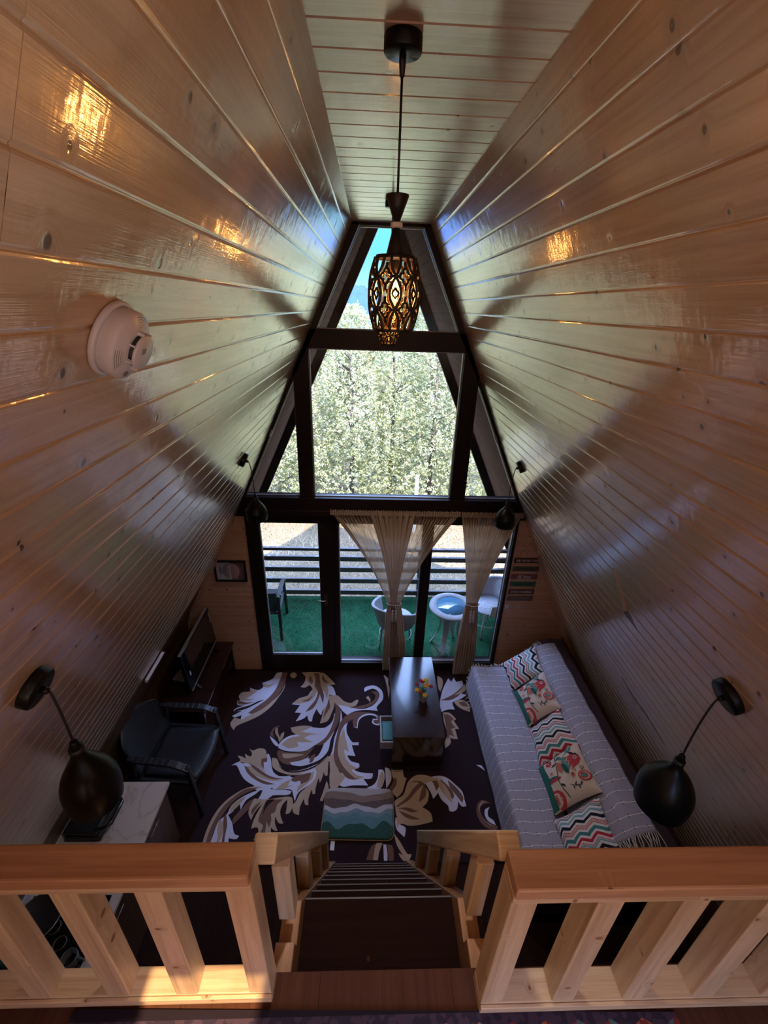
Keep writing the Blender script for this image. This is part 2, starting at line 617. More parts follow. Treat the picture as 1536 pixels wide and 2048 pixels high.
# ceiling boards run across
mb = MB()
yb = [YR]
edges = [1.347 + 0.1245 * k for k in range(-21, 37)]
edges = [e for e in edges if YR < e < YE - .02]
edges = [e for e in edges if not (-.96 < e < -.57)] + [-.95, -.585]
edges.sort()
edges = [e for e in edges if e < YW]
ys = [YR] + edges + [YW + .115]
for k in range(len(ys) - 1):
    y0, y1 = ys[k] + .0008, ys[k + 1] - .0008
    g_, th = 0.004, 0.014
    prof = [(y0, th), (y0, .005), (y0 + g_, 0), (y1 - g_, 0), (y1, .005), (y1, th)]
    segs = [(-XC - .004, XC + .004)]
    if ys[k] > -.96 and ys[k + 1] < -.58:
        segs = [(-XC - .004, -.28), (.06, XC + .004)]
    for (x0, x1) in segs:
        b = len(mb.v)
        for x in (x0, x1):
            for (y, d) in prof:
                mb.v.append((x, y, ZC + d))
        m = len(prof)
        uo = random.uniform(0, 9)
        for i in range(m - 1):
            mb.face((b + i, b + i + 1, b + m + i + 1, b + m + i)[::-1], [(x0 + uo, prof[i][0] + 10 * k), (x0 + uo, prof[i + 1][0] + 10 * k), (x1 + uo, prof[i + 1][0] + 10 * k), (x1 + uo, prof[i][0] + 10 * k)][::-1], 0)
        mb.face([b + i for i in range(m)][::-1])
        mb.face([b + m + i for i in range(m)])
ceil_ob = struct('ceiling', mb, PINE_CEIL)
# roof light in the flat ceiling over the upper floor, behind the camera
SKX0, SKX1, SKY0, SKY1 = -.28, .06, -.95, -.585
mb = MB()
for a in ((-.34, .34, SKY1, YW + .11), (-.34, .34, YR - .1, SKY0), (-.34, SKX0, SKY0, SKY1), (SKX1, .34, SKY0, SKY1)):
    mb.boxb(a[0], a[1], a[2], a[3], ZC + .0145, ZC + .03)
struct('ceiling', mb, BROWN_BOARD)

# ground floor
mb = MB()
xk = -2.9
i = 0
while xk < 2.9:
    yk = -1.2 - random.uniform(0, .8)
    while yk < 4.05:
        y0, y1 = max(yk, -1.2), min(yk + 1.2, 4.05)
        if y1 > y0:
            mb.boxb(xk + .0006, xk + .1394, y0 + .0006, y1 - .0006, -0.02, 0.0)
        yk += 1.2
    xk += .14
    i += 1
mb.boxb(-2.9, 2.9, -1.2, 4.05, -0.12, -0.021)
struct('floor', mb, TREAD)

# lower part of the left side, behind the end of the boards: brown stained panel that steps back
for s, nm in ((-1, 'wall_left'), (1, 'wall_right')):
    mb = MB()
    pr = [(half(1.75, .03), 1.75), (1.835, 1.549), (2.13, .97), (2.18, .55), (2.2, 0.0), (2.23, 0.0), (2.21, .56), (2.16, .98), (half(1.75, .05), 1.75)]
    mb.prism([(s * a, z) for a, z in pr], lambda a, z, d: (a, d, z), YR, YW + .02)
    struct(nm, mb, BROWN_BOARD)

# glazed gable: dark timber frame, all members 12 cm deep with the glass set back
F0, F1 = YW, YW + 0.12
def frame_obj(name, mb):
    return struct(name, mb, DARK_WOOD, bevel=0.002)
mb = MB(); mb.prism([(-half(2.075) - .004, 2.075), (half(2.075) + .004, 2.075), (half(2.285) + .004, 2.285), (-half(2.285) - .004, 2.285)], lambda a, z, d: (a, d, z), F0 - .02, F1); frame_obj('trim_1', mb)
mb = MB(); mb.boxb(-.745, .745, F0, F1, 3.665, 3.818); frame_obj('trim_2', mb)
for k, (a, b_) in enumerate(((-.813, -.676), (.667, .814))):
    mb = MB(); mb.boxb(a, b_, F0, F1, 2.286, 3.664); frame_obj('trim_%d' % (3 + k), mb)
for k, s in enumerate((-1, 1)):
    mb = MB()
    # sloped edge member against the boards, wider beside the top light
    pl = [(half(4.575) + .01, 4.575), (half(2.286) + .01, 2.286), (half(2.286) - .022, 2.286), (half(3.44) - .03, 3.44), (half(3.82) - .052, 3.82), (half(4.575) - .058, 4.575)]
    mb.prism([(s * a, z) for a, z in pl], lambda a, z, d: (a, d, z), F0, F1)
    frame_obj('trim_%d' % (5 + k), mb)
mb = MB(); mb.boxb(-.298, .298, F0, F1, 4.558, 4.579); frame_obj('trim_7', mb)
# lower storey frame
mb = MB(); mb.boxb(-1.385, -1.335, F0, F1, 0.0, 2.074); frame_obj('trim_8', mb)
mb = MB(); mb.boxb(-.50, -.445, F0, F1, 0.0, 2.074); frame_obj('trim_9', mb)
mb = MB(); mb.boxb(.433, .537, F0, F1, 0.121, 2.001); frame_obj('trim_10', mb)
mb = MB(); mb.boxb(1.381, 1.412, F0, F1, 0.0, 2.074); frame_obj('trim_11', mb)
mb = MB(); mb.boxb(-.444, 1.380, F0, F1, 0.0, 0.12); frame_obj('trim_12', mb)
mb = MB(); mb.boxb(-.444, 1.380, F0, F1, 2.002, 2.074); frame_obj('trim_13', mb)
mb = MB(); mb.boxb(-1.334, -.501, F0 + .02, F1, 0.0, 0.02); frame_obj('trim_14', mb)

BEAD = plain('pale_glazing_bead', (0.35, 0.34, 0.36), 0.35)
def window(num, poly, bead=True):
    mb = MB()
    n = len(poly)
    cx = sum(p[0] for p in poly) / n; cz = sum(p[1] for p in poly) / n
    for i in range(n):
        a, b_ = Vector((poly[i][0], F0 + .045, poly[i][1])), Vector((poly[(i + 1) % n][0], F0 + .045, poly[(i + 1) % n][1]))
        c = Vector((cx, F0 + .045, cz))
        d = (b_ - a).normalized()
        nrm = d.cross(Vector((0, 1, 0)))
        if nrm.dot(c - a) < 0:
            nrm = -nrm
        mb.bar(a + nrm * .004, b_ + nrm * .004, .02, .008, nrm)
    w = struct('window_%d' % num, mb, BEAD)
    g = MB()
    g.prism(poly, lambda a, z, d: (a, d, z), F0 + .056, F0 + .060)
    obj('pane', g, PANE, w)
    return w
window(1, [(-.597, 3.819), (.597, 3.819), (.245, 4.557), (-.245, 4.557)])
window(2, [(-.675, 2.286), (.666, 2.286), (.666, 3.664), (-.675, 3.664)])
window(3, [(-half(2.286) + .022, 2.286), (-.814, 2.286), (-.814, 3.42)])
window(4, [(.815, 2.286), (half(2.286) - .022, 2.286), (.815, 3.42)])
window(5, [(-.444, .121), (.432, .121), (.432, 2.001), (-.444, 2.001)])
window(6, [(.538, .121), (1.380, .121), (1.380, 2.001), (.538, 2.001)])
# window latches on the sloped members
for k, (x, z, s) in enumerate(((-1.045, 2.925, -1), (1.04, 2.916, 1), (.40, 4.26, 1))):
    mb = MB()
    d = Vector((s * SL, 0, -1)).normalized()
    c = Vector((x, F0 - .004, z))
    mb.bar(c - d * .035, c + d * .035, .022, .012, (0, 1, 0))
    mb.bar(c - d * .01 + Vector((0, -.012, 0)), c + d * .03 + Vector((0, -.012, 0)), .010, .012, (0, 1, 0))
    o = obj('window_latch', mb, CHROME if k < 2 else BLACKPL, None, tuple(c), bevel=.002)
    tag(o, ('small metal latch on the sloped frame left of the tall window', 'small metal latch on the sloped frame right of the tall window', 'small dark latch on the right edge of the top window')[k], 'latch')

# the glazed door
door = bpy.data.objects.new('door_1', None)
COL.objects.link(door)
door.location = (-1.33, YW + .03, 0)
door['kind'] = 'structure'
mb = MB()
DY0, DY1 = YW - .005, YW + .05
mb.boxb(-1.332, -1.245, DY0, DY1, .022, 2.072)
mb.boxb(-.648, -.502, DY0, DY1, .022, 2.072)
mb.boxb(-1.245, -.648, DY0, DY1, .022, .247)
mb.boxb(-1.245, -.648, DY0, DY1, 2.0, 2.072)
obj('door_frame', mb, DARK_WOOD, door, bevel=.002)
mb = MB()
for a in ((-1.245, -.648, .247, .256), (-1.245, -.648, 1.992, 2.0), (-1.245, -1.237, .256, 1.992), (-.656, -.648, .256, 1.992)):
    mb.boxb(a[0], a[1], DY0 + .02, DY0 + .04, a[2], a[3])
obj('glazing_bead', mb, BEAD, door)
mb = MB(); mb.boxb(-1.245, -.648, DY0 + .028, DY0 + .032, .247, 2.0); obj('pane', mb, PANE, door)
mb = MB()
mb.boxb(-.612, -.576, DY0 - .008, DY0, .98, 1.13)
hp = obj('handle_plate', mb, plain('aged_bronze', (.12, .085, .07), .35, metal=.8), door, bevel=.003)
mb = MB()
mb.tube([(-.594, DY0 - .006, 1.075), (-.594, DY0 - .05, 1.075), (-.605, DY0 - .055, 1.075), (-.66, DY0 - .055, 1.075), (-.70, DY0 - .05, 1.068)], [.009, .009, .009, .008, .006], 10)
obj('lever', mb, CHROME, hp)

# pine boards either side of the glazing
for s, nm in ((-1, 'wall_front'), (1, 'wall_front')):
    mb = MB()
    zz = 0.0
    k = 0
    xin = 1.386 if s < 0 else 1.413
    while zz < 2.07:
        z1 = min(zz + .135, 2.07)
        def xo(z):
            return min(half(z, .055) if z > 1.0 else 2.19, 2.19)
        poly = [(s * xin, zz + .001), (s * xo(zz), zz + .001), (s * xo(z1), z1 - .0015), (s * xin, z1 - .0015)]
        b = len(mb.v)
        uo = random.uniform(0, 9)
        mb.prism(poly, lambda a, z, d: (a, d, z), YW + .012, YW + .03)
        nfa = 2 + 2 + 4
        for q in range(len(mb.uv) - nfa, len(mb.uv)):
            mb.uv[q] = [(mb.v[vi][0] + uo, mb.v[vi][2] + 10 * k) for vi in mb.f[q]]
        zz = z1
        k += 1
    mb.prism([(s * (xin - .0), 0), (s * 2.25, 0), (s * 2.25, 1.0), (s * half(2.07, .06), 2.07), (s * xin, 2.07)], lambda a, z, d: (a, d, z), YW + .0305, YW + .12)
    w = struct(nm, mb, PINE_RED)
    # corner trim following the slope
    mb = MB()
    mb.bar((s * half(2.05, .02), YW - .004, 2.05), (s * half(1.0, .035), YW - .004, 1.0), .05, .03, (0, 1, 0))
    struct('trim_%d' % (15 if s < 0 else 16), mb, PINE_RED)

# rear gable with a door light and a window, behind the camera
mb = MB()
def rear(x0, x1, z0, z1):
    mb.boxb(x0, x1, YR - .04, YR, z0, z1)
rear(-2.4, 2.4, -.1, 2.25)
rear(-1.5, -.08, 2.25, 4.05); rear(.68, 1.5, 2.25, 4.05)
rear(-.08, .68, 2.25, 2.75); rear(-.08, .68, 3.62, 4.05)
rear(-1.2, 1.2, 4.05, 4.75)
struct('wall_rear', mb, PINE)
for k, (x0, x1, z0, z1) in enumerate(((-.08, .68, 2.75, 3.62),)):
    mb = MB()
    for a in ((x0, x1, z0, z0 + .01), (x0, x1, z1 - .01, z1), (x0, x0 + .01, z0 + .01, z1 - .01), (x1 - .01, x1, z0 + .01, z1 - .01)):
        mb.boxb(a[0], a[1], YR - .035, YR - .005, a[2], a[3])
    w = struct('window_%d' % (7 + k), mb, DARK_WOOD)
    g = MB(); g.boxb(x0, x1, YR - .022, YR - .018, z0, z1)
    obj('pane', g, PANE_CLEAN, w)

# upper floor (mezzanine) slab with its laminate
mb = MB()
mb.boxb(-1.45, 1.45, YR, .562, 2.06, 2.222)
struct('floor', mb, BROWN_BOARD)
mb = MB()
xk = -1.4
k = 0
while xk < 1.4:
    x1 = min(xk + .19, 1.4)
    yk = YR
    for (a, b_) in ((YR, -.3), (-.3, .563)):
        mb.boxb(xk + .0005, x1 - .0005, a + .0005, b_ - .0005, 2.2225, 2.236)
    xk = x1
    k += 1
struct('floor', mb, MIDWALNUT)

# bark-edged dark patches in the boards
def on_wall(s, y, z, d=0.0):
    return Vector((s * (half(z) - d * cos(math.atan(SL))), y, z - d * sin(math.atan(SL))))
def patch(name, s, outline, mat, parent, thick=.0012):
    mb = MB()
    mb.prism(outline, lambda y, z, d: tuple(on_wall(s, y, z, d)), -.001, thick)
    return obj(name, mb, mat, parent)
def lens(y0, z0, y1, z1, w, n=9):
    a, b_ = Vector((y0, z0)), Vector((y1, z1))
    d = b_ - a
    nn = Vector((-d.y, d.x)).normalized()
    up_, dn = [], []
    for i in range(n + 1):
        t = i / n
        q = a + d * t
        up_.append(tuple(q + nn * w * sin(pi * t) ** .6 * (.7 + .3 * sin(t * 17))))
        dn.append(tuple(q - nn * w * .5 * sin(pi * t) ** .6 * (.7 + .3 * sin(t * 11 + 1))))
    return up_ + dn[1:-1][::-1]
for (a, b_, c, d, w) in ((2.90, 2.15, 2.86, 2.03, .016), (2.86, 2.03, 2.74, 1.90, .020), (2.80, 1.98, 2.74, 1.93, .018), (2.74, 1.90, 2.71, 1.82, .014), (2.72, 1.82, 2.69, 1.78, .010), (2.90, 1.89, 2.80, 1.77, .014), (2.68, 1.76, 2.66, 1.70, .008)):
    patch('bark_mark', -1, lens(a, b_, c, d, w), BARK, wl)
patch('bark_mark', 1, lens(2.13, 1.77, 1.96, 1.70, .030), BARK, wr)
patch('bark_mark', 1, lens(1.99, 1.74, 1.80, 1.74, .035), BARK, wr)
patch('bark_mark', 1, lens(1.84, 1.75, 1.66, 1.70, .016), BARK, wr)
# a loose wedge of board on the right wall
mb = MB()
mb.prism([(1.825, 2.83), (1.80, 2.80), (1.775, 2.60), (1.815, 2.575)], lambda y, z, d: tuple(on_wall(1, y, z, d)), -.001, .004)
obj('board_splinter', mb, LUMBER, wr)
patch('bark_mark', 1, [(1.832, 2.83), (1.822, 2.832), (1.812, 2.57), (1.820, 2.552), (1.70, 2.545), (1.705, 2.555), (1.81, 2.58)], BARK, wr)
patch('bark_mark', 1, [(1.80, 2.60), (1.815, 2.575), (1.715, 2.555), (1.745, 2.60)], CABINET, wr)

# pane of the unseen roof light, tinted to dim and warm the sun patch
mb = MB()
for a in ((SKX0, SKX1, SKY0, SKY0 + .01), (SKX0, SKX1, SKY1 - .01, SKY1), (SKX0, SKX0 + .01, SKY0 + .01, SKY1 - .01), (SKX1 - .01, SKX1, SKY0 + .01, SKY1 - .01)):
    mb.boxb(a[0], a[1], a[2], a[3], ZC + .015, ZC + .04)
w = struct('window_8', mb, DARK_WOOD)
mb = MB(); mb.boxb(SKX0 + .01, SKX1 - .01, SKY0 + .01, SKY1 - .01, ZC + .024, ZC + .028)
obj('pane', mb, glass('tinted_roof_glass', (.74, .64, .52), .05), w)
# ------------------------------------------------------------------ balcony railing
ZM = 2.236
def railing(nm, xs, x_end, y0, y1, label, s):
    t = thing(nm, label, 'railing', ((xs[0] + x_end) / 2, (y0 + y1) / 2, ZM))
    a, b_ = (xs[0] + s * .03, x_end)
    lo, hi = min(a, b_), max(a, b_)
    mb = MB(); mb.boxb(lo, hi, y0 + .004, y1, ZM, 2.285)
    obj('bottom_rail', mb, LUMBER, t, bevel=.003)
    mb = MB(); mb.boxb(lo, hi, y0 - .004, y0 + .0035, ZM + .012, 2.258)
    mb.boxb(lo, hi, y0 - .006, y0 + .0035, 2.261, 2.283)
    obj('moulding', mb, LUMBER, t, bevel=.002)
    mb = MB(); mb.boxb(lo, hi, y0 - .004, y1 + .004, 2.852, 2.892)
    obj('top_rail', mb, [LUMBER_TOP], t, bevel=.005)
    mb = MB(); mb.boxb(lo, hi, y0 + .002, y1 - .002, 2.822, 2.8515)
    obj('under_rail', mb, LUMBER, t, bevel=.003)
    for k, x in enumerate(xs):
        mb = MB()
        mb.boxb(x - .030, x + .030, y0 + .004, y1 - .002, 2.2855, 2.8215)
        obj('newel_post' if k == 0 else 'baluster', mb, LUMBER, t, bevel=.003)
    return t
railing('balcony_railing', [-.418, -.617, -.800, -1.005, -1.2], -1.355, .503, .566, 'pale pine balcony railing left of the stair opening, sunlit at its foot', 1)
railing('balcony_railing', [.216, .414, .612, .812, 1.01, 1.2], 1.355, .472, .545, 'pale pine balcony railing right of the stair opening, above the sofa', -1)

# ------------------------------------------------------------------ staircase
st = thing('staircase', 'steep staircase with dark treads and pine stringers descending from the upper floor', 'staircase', (-.083, 1.2, 0))
RISE = .2236
for k in range(9):
    z = 2.01 - k * RISE
    yf = .829 + k * .119
    mb = MB()
    y_near = .568 if k == 0 else yf - .20
    mb.boxb(-.352, .192, y_near, yf - .003, z - .03, z - .0004)
    o = obj('tread', mb, TREAD, st, bevel=.002)
    mb = MB(); mb.boxb(-.352, .192, yf - .003, yf + .002, z - .03, z + .001)
    obj('nosing', mb, plain('tread_nosing', (.10, .09, .11), .45) if k == 0 else bpy.data.materials['tread_nosing'], o)
slope = Vector((0, .119, -RISE)).normalized()
for s, xs_ in ((-1, (-.412, -.3525)), (1, (.1925, .252))):
    mb = MB()
    # stringer: sawn block at the head, sloping plank with its top edge just above the nosings
    y_a, z_a = .60, 2.01 + (.829 - .60) * 1.88 - .10
    y_b = 1.88
    zt = lambda y: 2.03 - (y - .829) * 1.879
    poly = [(.566, 2.05), (.566, 2.19), (.645, 2.19), (.66, 2.12), (.775, 2.13), (1.86, zt(1.86)), (1.90, 0.0), (1.76, 0.0), (.62, 2.0)]
    mb.prism(poly, lambda y, z, d: (d, y, z), xs_[0], xs_[1])
    obj('stringer', mb, LUMBER_TOP, st, bevel=.003)
    # hand rail
    mb = MB()
    p0, p1 = Vector(((xs_[0] + xs_[1]) / 2, .60, 2.80)), Vector(((xs_[0] + xs_[1]) / 2, 1.545, 1.025))
    mb.bar(p0, p1, .058, .062, (0, 1, 0))
    obj('handrail', mb, LUMBER, st, bevel=.006)
    for y in (.72, .98, 1.24, 1.50):
        zt_ = 2.845 - (y - .575) * 1.876 - .05
        zb = zt(y) - .02
        mb = MB()
        mb.boxb(xs_[0] + .004, xs_[1] - .004, y - .03, y + .03, zb, zt_)
        obj('baluster', mb, LUMBER, st, bevel=.003)
# ------------------------------------------------------------------ floor coverings
RUG_LEAVES = [
("W","-1139,3854 -1200,3846 -1231,3758 -1338,3696 -1314,3642 -1362,3590 -1465,3627 -1438,3568 -1540,3553 -1555,3503 -1515,3460 -1558,3432 -1541,3391 -1470,3377 -1558,3330 -1561,3303 -1474,3310 -1567,3244 -1530,3231 -1460,3257 -1456,3180 -1409,3231 -1296,3310 -1204,3404 -1138,3532 -1129,3605 -1104,3727"),
("T","-1466,3632 -1434,3596 -1361,3586 -1434,3503 -1473,3474 -1377,3460 -1511,3446 -1558,3503 -1541,3558 -1449,3564"),
("B","-1077,3855 -1138,3846 -1149,3711 -1173,3590 -1239,3460 -1331,3363 -1401,3283 -1331,3270 -1235,3336 -1159,3460 -1109,3561 -1080,3696"),
("T","-1074,3696 -1097,3561 -1167,3446 -1257,3336 -1372,3257 -1446,3206 -1524,3231 -1551,3155 -1491,3075 -1482,3118 -1394,3174 -1280,3244 -1173,3363 -1109,3503 -1072,3620"),
("D","-1326,3439 -1404,3384 -1546,3326 -1560,3297 -1437,3336 -1340,3402 -1262,3460"),
("B","-1561,3460 -1459,3421 -1370,3429 -1452,3396 -1542,3402"),
("T","-1337,3688 -1260,3665 -1190,3704 -1252,3627 -1314,3642"),
("T","-1007,3855 -969,3835 -961,3806 -972,3775 -1001,3768 -1032,3793 -1038,3825"),
("W","-753,3591 -795,3503 -889,3432 -952,3398 -859,3384 -900,3289 -832,3283 -872,3179 -790,3217 -762,3256 -729,3179 -702,3179 -699,3243 -670,3336 -629,3269 -611,3256 -605,3309 -562,3391 -549,3503 -547,3621 -658,3651"),
("T","-910,3852 -858,3791 -857,3697 -890,3636 -835,3628 -792,3666 -749,3606 -785,3518 -884,3475 -947,3404 -862,3404 -752,3446 -713,3503 -686,3576 -615,3576 -580,3461 -563,3532 -562,3651 -491,3674 -587,3792 -654,3848"),
("B","-766,3847 -731,3759 -730,3651 -686,3576 -696,3461 -743,3377 -789,3296 -716,3336 -671,3446 -657,3532 -609,3404 -609,3518 -658,3651 -682,3760 -703,3840"),
("B","-812,3728 -798,3807 -756,3712 -769,3674"),
("B","-652,3824 -605,3728 -554,3697 -615,3705 -657,3760"),
("B","-856,3446 -789,3460 -738,3518 -774,3439"),
("W","-581,3659 -525,3644 -474,3518 -539,3525 -569,3591"),
("T","-562,3518 -543,3432 -591,3336 -603,3230 -617,3153 -542,3179 -506,3269 -481,3391 -502,3503"),
("B","-544,3446 -525,3363 -562,3269 -589,3204 -577,3309"),
("W","-408,3322 -408,3153 -450,2983 -476,2791 -617,2696 -758,2645 -886,2646 -962,2687 -871,2616 -725,2615 -594,2665 -463,2758 -434,2913 -392,3078 -390,3256"),
("W","-473,3282 -487,3179 -557,3103 -665,3104 -775,3116 -895,3056 -806,3031 -908,3008 -974,2961 -1002,2893 -988,2870 -838,2836 -717,2847 -642,2902 -543,2960 -557,2891 -607,2781 -725,2760 -867,2708 -755,2686 -639,2717 -564,2759 -501,2846 -489,2948 -448,3103 -447,3230"),
("T","-914,3104 -777,3129 -689,3116 -799,3055 -603,3025 -698,3019 -757,2984 -667,2937 -823,2937 -796,2892 -895,2870 -976,2915 -904,2984 -802,3007 -883,3049"),
("B","-525,3503 -468,3363 -469,3230 -492,3103 -545,2983 -642,2902 -559,2914 -475,3030 -421,3178 -413,3309 -437,3418 -491,3518"),
("T","-1054,3129 -1066,3056 -1020,2985 -1001,2938 -970,2996 -970,3056 -997,3032 -999,2984 -1032,3044"),
("B","-1027,3129 -1087,3105 -1112,3020 -1052,2985 -1087,3056 -1049,3105"),
("W","-1109,3008 -1076,2950 -1013,2893 -988,2898 -1047,2961"),
("B","-995,2853 -877,2825 -736,2836 -640,2891 -691,2803 -761,2728 -866,2702 -941,2729 -995,2804"),
("T","-947,2815 -835,2814 -731,2803 -829,2776 -928,2771"),
("W","-860,2723 -725,2754 -679,2792 -721,2728 -815,2692"),
("B","-669,2717 -668,2781 -621,2813 -641,2727"),
("T","-1039,2772 -1010,2677 -900,2616 -742,2600 -611,2644 -472,2753 -496,2791 -616,2685 -767,2635 -907,2656 -957,2708 -987,2761"),
("D","-969,2698 -876,2644 -748,2643 -607,2694 -486,2789 -605,2680 -756,2627 -884,2634"),
("W","-1407,2695 -1364,2700 -1313,2638 -1256,2569 -1155,2510 -1026,2481 -915,2489 -828,2595 -934,2591 -1001,2637 -1047,2761 -1079,2815 -1096,2805 -1077,2740 -1125,2751 -1123,2699 -1152,2699 -1260,2736 -1295,2715 -1348,2731"),
("T","-1285,2871 -1238,2849 -1193,2871 -1124,2860 -1096,2805 -1087,2761 -1119,2746 -1123,2699 -1056,2617 -1146,2673 -1212,2699 -1276,2720 -1348,2731 -1334,2752 -1376,2795 -1323,2784 -1287,2762 -1311,2816 -1253,2784 -1238,2805"),
("B","-1137,2762 -1084,2772 -1080,2730 -1109,2725 -1089,2657 -1123,2699"),
("B","-1284,2694 -1242,2628 -1148,2558 -1033,2512 -958,2516 -1059,2546 -1156,2593 -1233,2668"),
("T","-1258,2689 -1191,2618 -1083,2568 -964,2545 -889,2557 -1007,2571 -1114,2617 -1208,2684"),
("B","-1246,2720 -1145,2668 -1043,2602 -950,2572 -872,2568 -986,2562 -1091,2602 -1194,2668"),
("W","-975,2462 -924,2537 -846,2586 -796,2575 -725,2615 -603,2665 -585,2594 -608,2535 -686,2478 -736,2432 -752,2360 -782,2432 -796,2460 -873,2470"),
("B","-788,2585 -638,2624 -648,2555 -705,2479 -734,2546 -790,2536 -822,2556"),
("T","-939,2471 -884,2527 -822,2556 -841,2498 -785,2508 -873,2470"),
("T","-637,2614 -616,2644 -621,2565 -697,2488 -746,2441 -741,2498 -657,2545"),
("W","-1153,2501 -1030,2500 -966,2462 -872,2466 -795,2451 -809,2423 -956,2415 -1004,2380 -1079,2385 -1062,2435 -1059,2462 -1116,2463"),
("T","-485,2780 -568,2706 -592,2654 -593,2574 -642,2507 -717,2432 -743,2360 -766,2333 -746,2264 -698,2246 -699,2315 -673,2386 -656,2332 -628,2328 -635,2377 -614,2468 -603,2422 -580,2426 -582,2478 -564,2574 -549,2525 -537,2554 -521,2634 -507,2593 -483,2593 -487,2695"),
("T","-1066,2491 -1179,2491 -1302,2427 -1391,2330 -1439,2203 -1450,2084 -1446,2001 -1396,2000 -1398,2107 -1383,2219 -1339,2338 -1269,2409 -1169,2454"),
("B","-1101,2481 -1212,2473 -1303,2400 -1364,2329 -1400,2244 -1424,2107 -1417,2001 -1380,2000 -1386,2122 -1359,2227 -1312,2338 -1234,2418"),
("W","-1071,2472 -1165,2435 -1229,2399 -1301,2329 -1316,2260 -1369,2203 -1381,2107 -1388,2000 -1227,1991 -1248,2074 -1182,2066 -1167,2089 -1210,2105 -1250,2185 -1305,2252 -1270,2285 -1260,2346 -1243,2382 -1210,2294 -1185,2372 -1116,2426"),
("T","-1365,2219 -1306,2169 -1308,2090 -1319,2044 -1343,2015 -1340,2083 -1364,2146"),
("B","-1328,2269 -1289,2169 -1282,2090 -1268,2014 -1294,2044 -1305,2122 -1335,2219"),
("T","-1301,2329 -1243,2382 -1195,2408 -1231,2337 -1292,2269"),
("B","-1133,2381 -1203,2302 -1257,2210 -1239,2177 -1174,2259 -1092,2362"),
("T","-1116,2390 -1135,2319 -1136,2267 -1099,2208 -1091,2250 -1061,2310 -1033,2344 -1055,2284 -1079,2200 -1082,2143 -1032,2151 -1016,2119 -1044,2057 -995,2064 -966,2048 -899,2055 -919,2150 -879,2125 -858,2125 -891,2182 -902,2240 -855,2181 -820,2181 -846,2223 -866,2282 -850,2343 -820,2378 -815,2299 -816,2256 -782,2264 -766,2333 -786,2396 -878,2397 -1004,2380"),
("B","-1000,2362 -1028,2283 -1035,2199 -988,2166 -1009,2087 -957,2087 -965,2199 -936,2150 -927,2207 -942,2257 -909,2274 -903,2334 -856,2378 -930,2379"),
("B","-1118,2284 -1085,2336 -1046,2362 -1077,2301 -1100,2250"),
("D","-1002,2371 -930,2379 -976,2335 -1001,2283 -1011,2249 -1011,2309"),
("T","-476,2791 -447,2812 -422,2758 -385,2653 -397,2553 -392,2476 -449,2477 -460,2603 -473,2705"),
("T","-488,2544 -463,2477 -490,2412 -508,2358 -532,2367 -511,2440 -498,2496"),
("T","-544,3503 -463,3519 -377,3437 -295,3413 -243,3453 -216,3453 -241,3380 -319,3357 -187,3357 -81,3421 -135,3486 -108,3511 -81,3453 -121,3372 -317,3310 -314,3248 -398,3341 -454,3388"),
("W","-441,3388 -382,3302 -321,3248 -303,3279 -133,3322 -2,3306 -14,3357 54,3453 50,3579 -39,3658 -151,3622 -150,3567 -53,3614 15,3554 0,3453 -67,3372 -173,3333 -319,3357 -373,3373"),
("B","-319,3354 -187,3341 -54,3396 8,3486 2,3571 -81,3571 -26,3520 -54,3437 -174,3380"),
("W","-276,3196 -323,3159 -327,3045 -302,2990 -263,2935 -202,2935 -201,2902 -268,2902 -247,2831 -228,2786 -311,2793 -267,2731 -190,2706 -189,2670 -241,2658 -217,2634 -57,2610 -68,2564 -147,2559 -101,2497 -257,2498 -334,2487 -404,2544 -399,2635 -352,2612 -386,2781 -413,2990 -359,3130"),
("T","-358,3101 -337,2990 -295,2831 -344,2857 -320,2756 -265,2694 -195,2658 -263,2646 -216,2599 -136,2576 -236,2548 -316,2577 -373,2659 -398,2781 -409,2936"),
("B","11,3248 -107,3289 -238,3294 -340,3252 -400,3167 -427,3017 -442,2857 -433,2744 -390,2659 -306,2588 -220,2559 -290,2623 -352,2695 -400,2806 -407,2909 -381,3073 -324,3174 -271,3203 -258,3116 -219,3101 -207,3203 -133,3260 -29,3248 -13,3203 -59,3203 -55,3156 -4,3137 38,3173"),
("W","-264,3113 -216,3093 -201,3196 -126,3251 -29,3241 -6,3206 -55,3210 -65,3159 -4,3129 37,3151 35,3173 -4,3147 -46,3162 -48,3194 -3,3194 -21,3257 -133,3270 -212,3209 -224,3108"),
("T","-430,2732 -389,2647 -316,2577 -337,2543 -378,2488 -388,2477 -448,2477 -466,2613"),
("B","-369,2695 -271,2577 -181,2559 -282,2560 -341,2612"),
("W","-118,2475 -46,2508 -11,2575 -5,2645 35,2645 52,2609 44,2529 9,2469"),
("T","12,2610 35,2633 44,2541 9,2474 -24,2474"),
("W","59,2668 93,2656 115,2609 112,2540 65,2468 62,2563"),
("T","116,2644 231,2644 238,2573 260,2562 233,2494 206,2429 160,2387 119,2441 144,2517 125,2586"),
("B","147,2574 110,2495 75,2457 119,2451 168,2540"),
("W","418,2549 489,2572 582,2583 647,2559 705,2502 760,2436 768,2361 774,2309 735,2304 706,2351 689,2289 653,2264 616,2270 612,2310 561,2363 537,2427 510,2395 486,2374 471,2427 444,2482"),
("B","465,2566 532,2554 557,2492 522,2443 504,2515"),
("B","577,2554 645,2480 681,2399 660,2367 625,2426 580,2492"),
("B","644,2542 721,2463 760,2377 741,2335 699,2404 655,2469"),
("T","534,2572 604,2503 646,2415 653,2331 607,2383 564,2459"),
("T","269,2528 353,2590 467,2584 552,2537 460,2526 412,2493 450,2438 427,2343 380,2302 449,2251 456,2183 375,2165 230,2156 151,2224 139,2304 137,2356 216,2408"),
